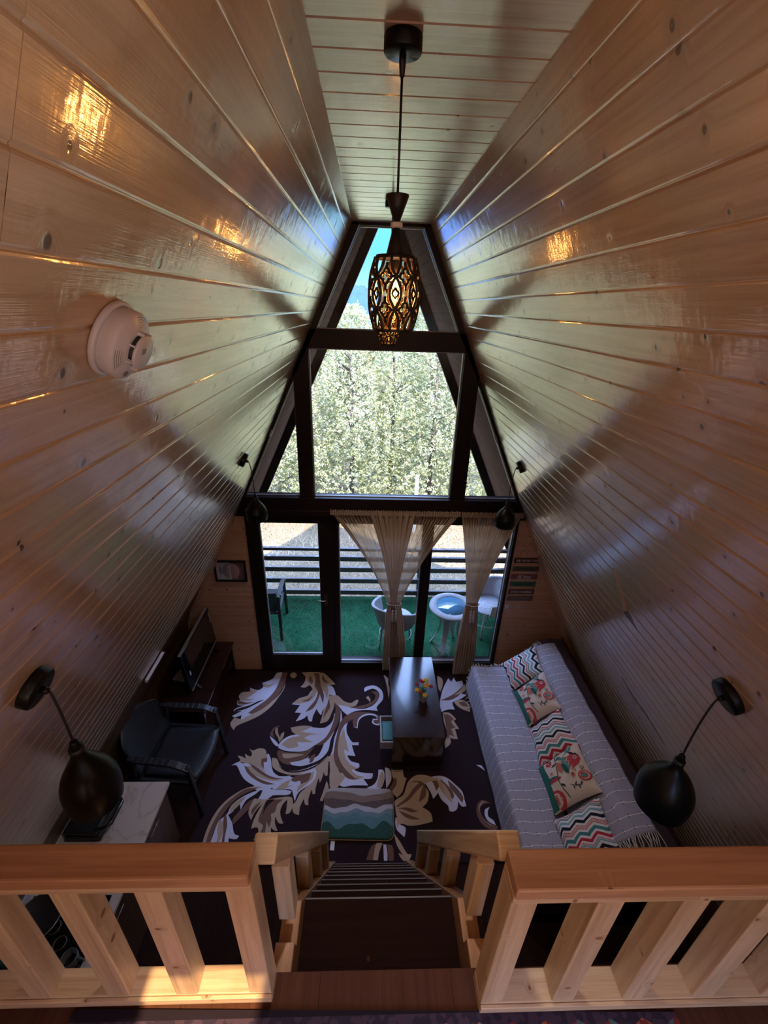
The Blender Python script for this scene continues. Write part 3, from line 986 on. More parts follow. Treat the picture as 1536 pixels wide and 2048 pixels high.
("B","227,2413 300,2494 393,2533 308,2461 259,2397 179,2335 147,2314 155,2302 267,2365 339,2439 419,2510 383,2439 352,2343 411,2385 431,2449 412,2516 349,2538 279,2511"),
("B","155,2294 241,2301 339,2267 280,2261 218,2281"),
("B","165,2279 237,2248 354,2203 275,2202 204,2234"),
("W","141,2225 169,2166 218,2138 203,2064 184,2083 145,2120 133,2186"),
("T","141,2225 230,2161 169,2166 146,2138"),
("B","-68,2005 -24,2022 -49,1953 -59,1903 -112,1903"),
("T","-29,2022 21,2022 -10,1953 -20,1902 -59,1903 -49,1953"),
("W","26,2013 50,2012 58,1952 56,1897 28,1898"),
("B","60,2012 100,2003 105,1897 66,1897"),
("T","119,2092 161,2038 197,1976 224,1941 253,1941 230,1899 191,1892 164,1917 146,1951 184,1933 139,2003"),
("W","711,3470 759,3606 848,3768 875,3713 915,3778 933,3713 1009,3732 1006,3642 933,3555 1024,3521 914,3454 840,3421 850,3325 770,3325 698,3293 692,3388"),
("T","723,3805 769,3768 769,3677 726,3572 709,3606"),
("T","855,3429 955,3454 1024,3388 1011,3293 944,3324 886,3372"),
("B","908,3421 978,3429 1006,3364 940,3372"),
("B","708,3450 827,3507 956,3607 1018,3669 959,3546 817,3450"),
("T","871,3520 951,3580 1027,3678 1034,3607 943,3538"),
("T","710,3286 777,3286 842,3202 812,3184 853,3084 808,3084 818,2965 763,2970 740,2986 735,2918 672,2866 676,2932 720,3014 704,3157"),
("B","714,3266 772,3255 818,3202 784,3172 817,3099 769,3084 785,2993 745,3014 711,2959 719,3128"),
("T","78,3822 140,3748 142,3605 123,3470 108,3640"),
("W","74,3812 119,3766 137,3676 116,3658"),
("B","1001,2328 932,2360 881,2329 854,2258 868,2179 909,2131 987,2111 1016,2139 939,2169 899,2218 893,2288 946,2328"),
("T","990,2328 938,2339 898,2308 884,2247 913,2188 983,2135 937,2159 893,2218 883,2288 923,2344"),
("W","982,2297 934,2277 922,2227 942,2178 997,2149 986,2188 951,2217 958,2267"),
("W","944,2688 996,2681 1018,2627 980,2663"),
]
def rugmat(name, col, var=.10, scale=300):
    return plain(name, col, 0.95, spec=.1, var=var, scale=scale, bump=.5, sheen=.15)
RUG = {'D': rugmat('rug_dark_aubergine', (.022, .009, .012)), 'W': rugmat('rug_ivory', (.60, .57, .69)), 'T': rugmat('rug_tan', (.46, .32, .23)), 'B': rugmat('rug_brown', (.17, .085, .062))}
RK = ['D', 'W', 'T', 'B']
RX0, RX1, RY0, RY1 = -1.56, 1.46, 1.88, 3.865
mb = MB()
mb.prism([(RX0, RY0), (RX1, RY0), (RX1, RY1), (RX0 + .02, RY1)], lambda a, b_, d: (a, b_, d), .001, .010, 0)
def smooth_poly(p, it=1):
    for _ in range(it):
        q = []
        n = len(p)
        for i in range(n):
            a, b_, c, d = (Vector(p[(i + k - 1) % n]) for k in range(4))
            q.append(tuple(b_))
            e1, e2, e3 = (b_ - a), (c - b_), (d - c)
            def sharp(u_, v_):
                return u_.length < 1e-6 or v_.length < 1e-6 or u_.normalized().dot(v_.normalized()) < .25
            m = (b_ + c) / 2
            k = 0.0
            off = Vector((0, 0))
            if not sharp(e1, e2):
                off += (b_ - a).normalized() * e2.length * .125 * .5
            if not sharp(e2, e3):
                off -= (d - c).normalized() * e2.length * .125 * .5
            q.append(tuple(m + off))
        p = q
    return p
for k, (m, s) in enumerate(RUG_LEAVES):
    pts = [tuple(float(v) / 1000 for v in a.split(',')) for a in s.split()]
    pts = [(min(max(x, RX0), RX1), min(max(y, RY0), RY1)) for x, y in pts]
    pts = smooth_poly(pts, 2)
    lvl = .0104 + .00002 * k
    mb.flat(pts, lambda a, b_: (a, b_, lvl), RK.index(m))
o = obj('area_rug', mb, [RUG[k] for k in RK], None, (0, 2.9, 0))
tag(o, 'large dark rug with ivory, tan and brown scrolling acanthus leaves on the floor', 'rug')

# small tufted mat
def matte_mat():
    m, nt, b = new_mat('tufted_wave_mat')
    g = NB(nt)
    uv = g.n('ShaderNodeUVMap').outputs[0]
    sp = g.n('ShaderNodeSeparateXYZ'); g.l(uv, sp.inputs[0])
    u, v = sp.outputs[0], sp.outputs[1]
    def edge(base, amp, fr, ph, amp2, fr2, ph2):
        a = g.math('MULTIPLY', g.math('SINE', g.math('MULTIPLY_ADD', u, fr, ph)), amp)
        c = g.math('MULTIPLY', g.math('SINE', g.math('MULTIPLY_ADD', u, fr2, ph2)), amp2)
        e = g.math('ADD', g.math('ADD', a, c), base)
        return g.math('GREATER_THAN', v, e)
    nz = g.n('ShaderNodeTexNoise'); nz.inputs['Scale'].default_value = 60; nz.inputs['Detail'].default_value = 3
    g.l(uv, nz.inputs['Vector'])
    c = (0.012, .10, .075)
    cur = c
    for (e, col) in ((edge(.25, .05, 15, .9, .03, 24, 0), (.14, .30, .34)), (edge(.43, .035, 12, 2.4, .02, 30, 0), (.24, .36, .40)), (edge(.52, .04, 12, 2.2, .015, 28, 1), (.72, .66, .70)),
                     (edge(.62, .04, 12, 2.4, .01, 30, 1), (.16, .105, .09)), (edge(.74, .04, 7, .6, .01, 20, 0), (.34, .21, .165)), (edge(.88, .05, 7, .4, .01, 20, 0), (.62, .54, .52))):
        cur = g.mix(e, cur, col)
    cur = g.mix(g.ramp(nz.outputs['Fac'], .35, .8), cur, g.mix(.15, cur, (.85, .85, .85)))
    nz2 = g.n('ShaderNodeTexNoise'); nz2.inputs['Scale'].default_value = 260; nz2.inputs['Detail'].default_value = 2
    g.l(uv, nz2.inputs['Vector'])
    g.l(g.mix(g.ramp(nz2.outputs['Fac'], .4, .7), g.mix(.35, cur, (0, 0, 0)), cur), b.inputs['Base Color'])
    b.inputs['Roughness'].default_value = 1
    b.inputs['Specular IOR Level'].default_value = .1
    bp = g.n('ShaderNodeBump'); bp.inputs['Strength'].default_value = .8; bp.inputs['Distance'].default_value = .006
    g.l(nz2.outputs['Fac'], bp.inputs['Height']); g.l(bp.outputs['Normal'], b.inputs['Normal'])
    return m
MATM = matte_mat()
mx0, mx1, my0, my1 = -.488, .118, 2.045, 2.462
def rrect(x0, x1, y0, y1, r, n=6):
    out = []
    for (cx, cy, a0) in ((x1 - r, y0 + r, -90), (x1 - r, y1 - r, 0), (x0 + r, y1 - r, 90), (x0 + r, y0 + r, 180)):
        for k in range(n + 1):
            a = radians(a0 + 90 * k / n)
            out.append((cx + r * cos(a), cy + r * sin(a)))
    return out
mat_rot = radians(-1.5)
def mr(x, y, z):
    cx, cy = (mx0 + mx1) / 2, (my0 + my1) / 2
    return (cx + (x - cx) * cos(mat_rot) - (y - cy) * sin(mat_rot), cy + (x - cx) * sin(mat_rot) + (y - cy) * cos(mat_rot), z)
mt = thing('bath_mat', 'small tufted mat with white, brown and green wave bands at the foot of the stairs', 'mat', (-.18, 2.25, 0))
mb = MB()
outer = rrect(mx0, mx1, my0, my1, .055)
NR = 14
base = len(mb.v)
cx, cy = (mx0 + mx1) / 2, (my0 + my1) / 2
rings = [(1.0, .014), (1.0, .024), (.985, .031), (.96, .034)] + [(.96 * (1 - q / NR), .034) for q in range(1, NR)]
for (sc_, z) in rings:
    for (x, y) in outer:
        jz = random.uniform(-.0012, .0012) if sc_ < .98 else 0
        mb.v.append(mr(cx + (x - cx) * sc_, cy + (y - cy) * sc_, z + jz))
no = len(outer)
uvof = lambda i: ((mb.v[i][0] - mx0) / (mx1 - mx0), (mb.v[i][1] - my0) / (my1 - my0))
for r in range(len(rings) - 1):
    for k in range(no):
        k2 = (k + 1) % no
        idx = (base + r * no + k, base + r * no + k2, base + (r + 1) * no + k2, base + (r + 1) * no + k)
        mb.face(idx, [uvof(i) for i in idx], 0, True)
idx = [base + (len(rings) - 1) * no + k for k in range(no)]
mb.face(idx, [uvof(i) for i in idx], 0, True)
obj('pile', mb, MATM, mt)
mb = MB()
mb.tube([mr(x, y, .017) for x, y in outer], .006, 6, closed=True)
obj('binding', mb, plain('mat_binding_tan', (.45, .27, .16), .9), mt)
mb = MB(); mb.prism([(-.408, 1.975), (-.375, 1.972), (-.372, 2.04), (-.406, 2.042)], lambda a, b_, d: (a, b_, d), .0135, .0145)
obj('care_tag', mb, plain('care_tag_white', (.75, .75, .78), .7), mt)

# carpet on the upper floor
def persian():
    m, nt, b = new_mat('persian_carpet_border')
    g = NB(nt)
    tc = g.n('ShaderNodeTexCoord')
    sp = g.n('ShaderNodeSeparateXYZ'); g.l(tc.outputs['Object'], sp.inputs[0])
    x, y = sp.outputs[0], sp.outputs[1]
    tri = g.math('PINGPONG', g.math('MULTIPLY', x, 22.0), 1.0)
    e = g.math('ADD', g.math('MULTIPLY', tri, .022), y)
    vo = g.n('ShaderNodeTexVoronoi'); vo.inputs['Scale'].default_value = 70
    g.l(tc.outputs['Object'], vo.inputs['Vector'])
    vs = g.n('ShaderNodeSeparateColor'); g.l(vo.outputs['Color'], vs.inputs[0])
    field = g.mix(g.math('GREATER_THAN', vs.outputs[0], .55), (.15, .028, .022), (.27, .085, .05))
    field = g.mix(g.math('GREATER_THAN', vs.outputs[1], .78), field, (.06, .12, .14))
    zig = g.mix(g.math('GREATER_THAN', vs.outputs[2], .5), (.03, .022, .036), (.055, .034, .05))
    c = g.mix(g.math('GREATER_THAN', e, -.012), field, zig)
    c = g.mix(g.math('GREATER_THAN', y, .006), c, (.016, .011, .016))
    g.l(c, b.inputs['Base Color'])
    b.inputs['Roughness'].default_value = .95
    b.inputs['Specular IOR Level'].default_value = .1
    return m
mb = MB()
mb.prism([(-.922, .490), (-.905, .4965), (.738, .462), (.74, -.8), (-.93, -.8)], lambda a, b_, d: (a, b_, d), ZM + .0005, ZM + .009)
o = obj('patterned_carpet', mb, persian(), None, (-.09, .465, ZM))
tag(o, 'red and dark patterned carpet edge on the upper floor behind the railing', 'carpet')
# ------------------------------------------------------------------ low table with a drawer
tb = thing('coffee_table', 'dark brown rectangular coffee table with an open side drawer on the leaf rug', 'coffee table', (.36, 3.18, .012))
TX0, TX1, TY0, TY1, TZ = .118, .606, 2.68, 3.69, .42
mb = MB(); mb.boxb(TX0, TX1, TY0, TY1, TZ - .028, TZ); obj('table_top', mb, WENGE, tb, bevel=.002)
for y0, y1 in ((TY0 + .004, TY0 + .03), (TY1 - .03, TY1 - .004)):
    mb = MB(); mb.boxb(TX0 + .006, TX1 - .006, y0, y1, .0115, TZ - .0285); obj('side_panel', mb, WENGE, tb, bevel=.001)
mb = MB(); mb.boxb(TX0 + .02, TX1 - .02, TY0 + .031, TY1 - .031, .03, .05); obj('shelf', mb, WENGE, tb)
mb = MB(); mb.boxb(TX1 - .03, TX1 - .012, TY0 + .031, TY1 - .031, .051, TZ - .029); obj('back_panel', mb, WENGE, tb)
dr = MB()
for a in ((-.012, .50, 2.628, 2.638), (-.012, .50, 2.975, 2.985)):
    pass
DX0, DX1, DYa, DYb, DZ0, DZ1 = .008, .40, 2.725, 3.02, .20, .292
DRM = plain('drawer_side_grey', (.34, .31, .33), .5)
for a in ((DX0, DX0 + .012, DYa, DYb), (DX0 + .0125, DX1, DYa, DYa + .012), (DX0 + .0125, DX1, DYb - .012, DYb)):
    dr.boxb(a[0], a[1], a[2], a[3], DZ0, DZ1)
dr.boxb(DX0 + .0125, DX1, DYa + .0125, DYb - .0125, DZ0, DZ0 + .01)
dro = obj('drawer', dr, DRM, tb, label='light grey drawer pulled open')
mb = MB()
mb.boxb(.030, .33, 2.775, 2.985, DZ0 + .0105, DZ0 + .062)
gb = obj('green_box', mb, plain('dark_green_card', (.02, .14, .12), .3, var=.15, scale=40), None, (.1, 2.88, DZ0 + .0105), bevel=.004)
tag(gb, 'flat green box lying in the open drawer of the coffee table', 'box')

# roses in a small pot
pt = thing('potted_roses', 'small white pot of red and yellow roses on the coffee table', 'flower pot', (.443, 3.10, TZ))
PX, PY = .443, 3.095
mb = MB()
mb.lathe([(.0, 0), (.036, 0), (.038, .004), (.050, .075), (.053, .078), (.050, .080), (.046, .074), (.044, .066), (0, .066)], (PX, PY, TZ), n=4, smooth=False)
obj('pot', mb, plain('white_ceramic', (.72, .66, .66), .35), pt, bevel=.003)
GREEN = plain('leaf_green', (.03, .14, .04), .45, var=.3, scale=40)
RED = plain('rose_red', (.42, .015, .025), .6, var=.2, scale=60)
YEL = plain('rose_yellow', (.85, .50, .05), .6, var=.15, scale=60)
ORA = plain('rose_heart', (.80, .22, .03), .6)
heads = [(-.075, .035, .185, 'R'), (-.035, .055, .215, 'R'), (-.012, .045, .205, 'R'), (.020, .050, .225, 'Y'), (.012, .015, .185, 'Y'), (.068, .010, .185, 'R'), (-.072, -.01, .155, 'Y'), (-.036, -.03, .150, 'R'), (.004, -.055, .135, 'Y'), (.04, .045, .17, 'Y')]
stm = MB()
for (dx, dy, dz, c) in heads:
    stm.tube([(PX + dx * .15, PY + dy * .15, TZ + .06), (PX + dx * .6, PY + dy * .5, TZ + dz * .6), (PX + dx, PY + dy, TZ + dz - .008)], .0016, 5)
obj('stems', stm, GREEN, pt)
def rose(c, r, mats):
    mb = MB()
    c = Vector(c)
    mb.lathe([(0, -.9 * r), (.6 * r, -.7 * r), (.98 * r, -.1 * r), (.9 * r, .45 * r), (.62 * r, .5 * r), (.5 * r, .2 * r), (.0, .1 * r)], c, (c - Vector((PX, PY, TZ + .02))).normalized(), 10)
    for ring, (rr, nn, hh) in enumerate(((1.0, 5, .0), (.72, 4, .12), (.42, 3, .2))):
        for k in range(nn):
            a = 2 * pi * (k + ring * .4) / nn
            pc = c + Vector((cos(a) * rr * r * .75, sin(a) * rr * r * .75, hh * r + .2 * r))
            ax = Vector((cos(a) * .7, sin(a) * .7, 1)).normalized()
            mb.lathe([(0, -.35 * r), (.42 * r * rr + .1 * r, -.2 * r), (.5 * r * rr + .12 * r, .12 * r), (.3 * r, .3 * r), (0, .2 * r)], pc, ax, 8, 1 if ring == 2 else 0)
    return mb
for (dx, dy, dz, c) in heads:
    r = .0165 if c == 'R' else .021
    obj('rose', rose((PX + dx, PY + dy, TZ + dz), r, None), [RED if c == 'R' else YEL, RED if c == 'R' else ORA], pt, label='red rose' if c == 'R' else 'yellow rose')
lf = MB()
def leaf(mb, p, d, l, w, mi=0, droop=.3):
    p = Vector(p); d = Vector(d).normalized()
    s_ = d.cross(Vector((0, 0, 1)))
    if s_.length < .1:
        s_ = Vector((1, 0, 0))
    s_.normalize()
    b = len(mb.v)
    rows = ((0, .05), (.3, .8), (.6, 1), (.85, .5), (1, .02))
    for t, ww in rows:
        q = p + d * l * t + Vector((0, 0, -droop * l * t * t))
        mb.v += [tuple(q - s_ * w * ww / 2 + Vector((0, 0, .12 * w * ww))), tuple(q), tuple(q + s_ * w * ww / 2 + Vector((0, 0, .12 * w * ww)))]
    for i in range(len(rows) - 1):
        for k in range(2):
            a = b + i * 3 + k
            mb.face((a, a + 1, a + 4, a + 3), None, mi, True)
for k in range(34):
    a = random.uniform(0, 2 * pi)
    h = random.uniform(.075, .14)
    rr = random.uniform(.0, .03)
    leaf(lf, (PX + cos(a) * rr, PY + sin(a) * rr, TZ + h), (cos(a), sin(a), random.uniform(.1, .8)), random.uniform(.035, .06), random.uniform(.018, .028))
obj('leaves', lf, GREEN, pt)

# ------------------------------------------------------------------ sofa
SOFA = plain('brown_sofa_fabric', (.060, .038, .042), .9, spec=.2, bump=.3, scale=200)
sf = thing('sofa', 'long low brown sofa along the right wall under a grey throw', 'sofa', (1.5, 2.5, 0))
mb = MB(); mb.boxb(1.07, 1.62, 1.50, 3.58, .10, .405); obj('seat', mb, SOFA, sf, bevel=.03)
mb = MB()
mb.prism([(1.50, .12), (1.625, .12), (2.04, .60), (1.99, .775), (1.86, .79), (1.73, .775), (1.50, .45)], lambda a, z, d: (a, d, z), 1.48, 3.60)
obj('backrest', mb, SOFA, sf, bevel=.03)
for (x, y) in ((1.12, 1.57), (1.12, 3.5), (1.58, 1.57), (1.58, 3.5)):
    mb = MB(); mb.lathe([(0, 0.0), (.022, 0), (.028, .1), (0, .1)], (x, y, .012), n=12); obj('leg', mb, BLACKPL, sf)

def throw_mat():
    m, nt, b = new_mat('grey_woven_throw')
    g = NB(nt)
    uv = g.n('ShaderNodeUVMap').outputs[0]
    sp = g.n('ShaderNodeSeparateXYZ'); g.l(uv, sp.inputs[0])
    u, v = sp.outputs[0], sp.outputs[1]
    nz = g.n('ShaderNodeTexNoise'); nz.inputs['Scale'].default_value = 6.5; nz.inputs['Detail'].default_value = 2
    g.l(uv, nz.inputs['Vector'])
    w = g.math('ADD', v, g.math('MULTIPLY', g.math('SUBTRACT', nz.outputs['Fac'], .5), .055))
    ln = g.math('ABSOLUTE', g.math('SUBTRACT', g.math('FRACT', g.math('DIVIDE', w, .082)), .5))
    line = g.math('LESS_THAN', ln, .028)
    # knots along the cords
    ku = g.math('ABSOLUTE', g.math('SUBTRACT', g.math('FRACT', g.math('DIVIDE', u, .085)), .5))
    row = g.math('FLOOR', g.math('DIVIDE', w, .082))
    knot = g.math('MULTIPLY', g.math('LESS_THAN', ku, .05), g.math('LESS_THAN', ln, .07))
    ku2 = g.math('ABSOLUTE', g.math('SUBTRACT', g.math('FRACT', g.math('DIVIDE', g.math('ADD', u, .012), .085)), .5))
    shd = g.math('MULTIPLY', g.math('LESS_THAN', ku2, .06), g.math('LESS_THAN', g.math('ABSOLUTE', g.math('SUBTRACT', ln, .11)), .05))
    fine = g.n('ShaderNodeTexNoise'); fine.inputs['Scale'].default_value = 220
    g.l(uv, fine.inputs['Vector'])
    base = g.mix(fine.outputs['Fac'], (.33, .32, .41), (.48, .455, .55))
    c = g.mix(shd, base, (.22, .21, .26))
    c = g.mix(g.math('MAXIMUM', line, knot), c, (.85, .80, .78))
    g.l(c, b.inputs['Base Color'])
    b.inputs['Roughness'].default_value = .95
    b.inputs['Specular IOR Level'].default_value = .15
    h = g.math('ADD', g.math('MULTIPLY', g.math('MAXIMUM', line, knot), .6), g.math('MULTIPLY', fine.outputs['Fac'], .25))
    bp = g.n('ShaderNodeBump'); bp.inputs['Strength'].default_value = .7; bp.inputs['Distance'].default_value = .006
    g.l(h, bp.inputs['Height']); g.l(bp.outputs['Normal'], b.inputs['Normal'])
    return m
THROW = throw_mat()
FRINGE = plain('cream_fringe', (.62, .55, .50), .95, var=.1)
def profile_pt(prof, t):
    L = [0]
    for a, b_ in zip(prof[:-1], prof[1:]):
        L.append(L[-1] + hypot(b_[0] - a[0], b_[1] - a[1]))
    s_ = t * L[-1]
    for i in range(len(prof) - 1):
        if s_ <= L[i + 1] + 1e-9:
            q = (s_ - L[i]) / (L[i + 1] - L[i])
            return (prof[i][0] + (prof[i + 1][0] - prof[i][0]) * q, prof[i][1] + (prof[i + 1][1] - prof[i][1]) * q, L[-1])
    return (prof[-1][0], prof[-1][1], L[-1])
def rnd(prof, it=2):
    for _ in range(it):
        q = [prof[0]]
        for a, b_ in zip(prof[:-1], prof[1:]):
            q.append((a[0] * .75 + b_[0] * .25, a[1] * .75 + b_[1] * .25))
            q.append((a[0] * .25 + b_[0] * .75, a[1] * .25 + b_[1] * .75))
        q.append(prof[-1])
        prof = q
    return prof
def noise1(x, y):
    return sin(x * 9.1 + sin(y * 5.3) * 1.7) * .5 + sin(y * 13.7 + x * 4.2) * .3 + sin(x * 23 + y * 17) * .2
def throw(name, label, prof, y0, y1, fringes, wob):
    t = thing(name, label, 'throw', ((prof[0][0] + prof[-1][0]) / 2, (y0 + y1) / 2, .4), 'grey tasselled throws on the sofa')
    pr = rnd(prof)
    Ltot = profile_pt(pr, 1)[2]
    def fn(a, b_):
        x, z, _ = profile_pt(pr, a)
        y = y0 + (y1 - y0) * b_
        n_ = noise1(a * 2.2, y * 1.6)
        return (x + wob * n_ * .6 * (1 - a if x < 1.3 else 1), y + .006 * sin(a * 9 + y * 3), z + .006 + .004 * (1 + n_))
    mb = MB()
    mb.grid(40, 110, fn, (Ltot, y1 - y0))
    obj('cloth', mb, THROW, t, solid=.004)
    for (at, n_, l, dirn, a0, a1) in fringes:
        mb = MB()
        for k in range(n_):
            a = a0 + (a1 - a0) * (k + random.uniform(.2, .8)) / n_
            if at == 'y0' or at == 'y1':
                p = Vector(fn(a, 0 if at == 'y0' else 1))
            else:
                p = Vector(fn(0, a))
            d = Vector(dirn) + Vector((random.uniform(-.35, .35), random.uniform(-.3, .3), random.uniform(-.1, .25)))
            d.normalize()
            ll = l * random.uniform(.7, 1.2)
            mid = p + d * ll * .5 + Vector((random.uniform(-.008, .008), 0, .006))
            mb.tube([p, mid, p + d * ll + Vector((0, 0, -.01))], [.0035, .003, .0025], 5)
        obj('fringe', mb, FRINGE, t)['kind'] = 'stuff'
    return t
throw('throw_blanket', 'grey throw with rows of cream knotted cord spread over the sofa seat', [(1.012, .085), (1.025, .25), (1.045, .415), (1.10, .415), (1.30, .412), (1.455, .412)], 1.50, 3.545,
      [('y1', 60, .05, (0, 1, -.1), .0, 1.0), ('x', 7, .05, (-.5, .2, -.7), .86, 1.0)], .006)
throw('throw_blanket', 'matching grey cord throw draped over the sofa backrest behind the cushions', [(1.475, .425), (1.56, .565), (1.66, .73), (1.72, .782), (1.80, .80), (1.872, .800)], 1.66, 3.50,
      [('y0', 34, .12, (0, -1, -.05), .35, 1.0), ('y1', 26, .05, (-.2, 1, .1), .35, .75)], .010)

# ------------------------------------------------------------------ cushions
def chevron_mat(name, angle_shift, turned=False):
    m, nt, b = new_mat(name)
    g = NB(nt)
    uv = g.n('ShaderNodeUVMap').outputs[0]
    sp = g.n('ShaderNodeSeparateXYZ'); g.l(uv, sp.inputs[0])
    u, v = sp.outputs[0], sp.outputs[1]
    if turned:
        u, v = v, u
    tri = g.math('PINGPONG', g.math('MULTIPLY', u, 6.2), 1.0)
    w = g.math('ADD', g.math('MULTIPLY_ADD', v, 1.0, angle_shift), g.math('MULTIPLY', tri, .085))
    r = g.n('ShaderNodeValToRGB')
    cr = r.color_ramp
    cr.interpolation = 'CONSTANT'
    cols = {'w': (.78, .74, .76, 1), 'k': (.015, .02, .035, 1), 'r': (.50, .035, .06, 1), 't': (.07, .24, .27, 1), 'p': (.52, .14, .15, 1), 'b': (.22, .42, .50, 1), 'g': (.04, .16, .17, 1)}
    seq = [('w', .05), ('k', .07), ('w', .05), ('p', .02), ('w', .012), ('p', .02), ('w', .012), ('p', .02), ('w', .05), ('t', .075), ('w', .05), ('r', .065), ('w', .04), ('p', .02), ('w', .012), ('b', .04), ('w', .05), ('k', .065), ('w', .05), ('p', .035), ('w', .02), ('g', .02), ('w', .012), ('g', .02), ('w', .05), ('b', .055)]
    tot = sum(s_[1] for s_ in seq)
    pos = 0
    for i, (c, l) in enumerate(seq):
        if i < 2:
            e = cr.elements[i]; e.position = pos / tot
        else:
            e = cr.elements.new(pos / tot)
        e.color = cols[c]
        pos += l
    g.l(g.math('FRACT', g.math('MULTIPLY', w, 1.12)), r.inputs[0])
    g.l(r.outputs[0], b.inputs['Base Color'])
    b.inputs['Roughness'].default_value = .9
    b.inputs['Specular IOR Level'].default_value = .2
    nz = g.n('ShaderNodeTexNoise'); nz.inputs['Scale'].default_value = 90
    g.l(uv, nz.inputs['Vector'])
    bp = g.n('ShaderNodeBump'); bp.inputs['Strength'].default_value = .3; bp.inputs['Distance'].default_value = .003
    g.l(nz.outputs['Fac'], bp.inputs['Height']); g.l(bp.outputs['Normal'], b.inputs['Normal'])
    return m
CH = [chevron_mat('chevron_cotton_a', .0, True), chevron_mat('chevron_cotton_b', .33), chevron_mat('chevron_cotton_c', .62)]
CREAM = plain('cushion_cream', (.72, .60, .53), .9, var=.04)
TEAL = plain('cushion_teal', (.02, .15, .125), .9)
TEAL2 = plain('cushion_teal_light', (.08, .30, .30), .9)
CRED = plain('cushion_red', (.52, .05, .07), .9)
CNAVY = plain('cushion_navy', (.02, .025, .04), .9)
CPINK = plain('cushion_coral', (.62, .17, .15), .9)
def cush_frame(A, B, C, D, thick):
    """corners: A bottom far, B top far, C top near, D bottom near; local a runs bottom->top, b far->near"""
    A, B, C, D = (Vector(p) for p in (A, B, C, D))
    nrm = (B - A).cross(D - A).normalized()
    if nrm.z < 0:
        nrm = -nrm
    def surf(a, b_, side):
        # pinched edges
        pa = .5 + (a - .5) * (1 - .10 * (1 - (2 * b_ - 1) ** 2 * 0 - abs(2 * b_ - 1)) * 0)
        e = .035
        ia = a + e * (1 - 2 * a) * (1 - (2 * b_ - 1) ** 2)
        ib = b_ + e * (1 - 2 * b_) * (1 - (2 * a - 1) ** 2)
        p = (A * (1 - ia) + B * ia) * (1 - ib) + (D * (1 - ia) + C * ia) * ib
        h = max(0.0, (1 - abs(2 * a - 1) ** 2.6)) ** .62 * max(0.0, (1 - abs(2 * b_ - 1) ** 2.6)) ** .62
        w = .006 * sin(a * 17 + b_ * 5) * sin(b_ * 13 + 2) * h
        return p + nrm * (side * thick * h + w)
    return surf
def cushion(label, cor, mat, thick=.070, art=None):
    A, B, C, D = cor
    c = (Vector(A) + Vector(B) + Vector(C) + Vector(D)) / 4
    surf = cush_frame(A, B, C, D, thick)
    mb = MB()
    mb.grid(26, 26, lambda a, b_: surf(a, b_, 1))
    g2 = MB()
    b0 = len(mb.v)
    mb.grid(26, 26, lambda a, b_: surf(b_, a, -1), mi=1)
    if art:
        k = 0
        for (mi, poly) in art:
            k += 1
            # finely split so that the print follows the filling
            tri = geometry.tessellate_polygon([[Vector((p[0], p[1], 0)) for p in poly]])
            def put(p):
                # art coordinates: x along the top edge direction (far -> near), y up the cushion
                return tuple(surf(p[1], p[0], 1) + Vector((-.3, 0, .9)).normalized() * (.0030 + .00012 * k))
            def sub(tr, lv):
                if lv == 0:
                    b = len(mb.v)
                    mb.v.extend([put(p) for p in tr])
                    mb.face((b, b + 1, b + 2), None, mi)
                    return
                a_, b_, c_ = tr
                m1, m2, m3 = ((a_[0] + b_[0]) / 2, (a_[1] + b_[1]) / 2), ((b_[0] + c_[0]) / 2, (b_[1] + c_[1]) / 2), ((c_[0] + a_[0]) / 2, (c_[1] + a_[1]) / 2)
                for t_ in ((a_, m1, m3), (m1, b_, m2), (m3, m2, c_), (m1, m2, m3)):
                    sub(t_, lv - 1)
            for t in tri:
                P3 = [tuple(poly[i][:2]) for i in t]
                ext = max(hypot(P3[i][0] - P3[i - 1][0], P3[i][1] - P3[i - 1][1]) for i in range(3))
                sub(P3, 4 if ext > .4 else 3 if ext > .15 else 1 if ext > .07 else 0)
    mats = [mat, mat] if not art else [CREAM, TEAL, TEAL2, CRED, CNAVY, CPINK]
    o = obj('cushion', mb, mats, None, tuple(c))
    tag(o, label, 'cushion', 'five scatter cushions along the sofa')
    return o
def circ(x, y, r, n=16, ry=None, a0=0, a1=2 * pi):
    return [(x + r * cos(a0 + (a1 - a0) * i / n), y + (ry or r) * sin(a0 + (a1 - a0) * i / n)) for i in range(n if a1 - a0 > 6.2 else n + 1)]
def flower(x, y, r, mi):
    o_ = []
    for k in range(7):
        a = 2 * pi * k / 7
        o_.append((mi, circ(x + cos(a) * r * .68, y + sin(a) * r * .68, r * .36, 8)))
    o_.append((mi, circ(x, y, r * .6, 10)))
    o_.append((0, circ(x, y, r * .22, 8)))
    return o_
def stroke(pts, w):
    up_, dn = [], []
    for i, p in enumerate(pts):
        a = Vector(pts[max(i - 1, 0)]); b_ = Vector(pts[min(i + 1, len(pts) - 1)])
        d = (b_ - a).normalized()
        n_ = Vector((-d.y, d.x)) * w / 2
        up_.append(tuple(Vector(p) + n_)); dn.append(tuple(Vector(p) - n_))
    return up_ + dn[::-1]
def lf2(x0, y0, x1, y1, w):
    a, b_ = Vector((x0, y0)), Vector((x1, y1))
    d = (b_ - a); n_ = Vector((-d.y, d.x)).normalized() * w
    return [tuple(a), tuple(a + d * .35 + n_), tuple(a + d * .7 + n_ * .8), tuple(b_), tuple(a + d * .7 - n_ * .8), tuple(a + d * .35 - n_)]
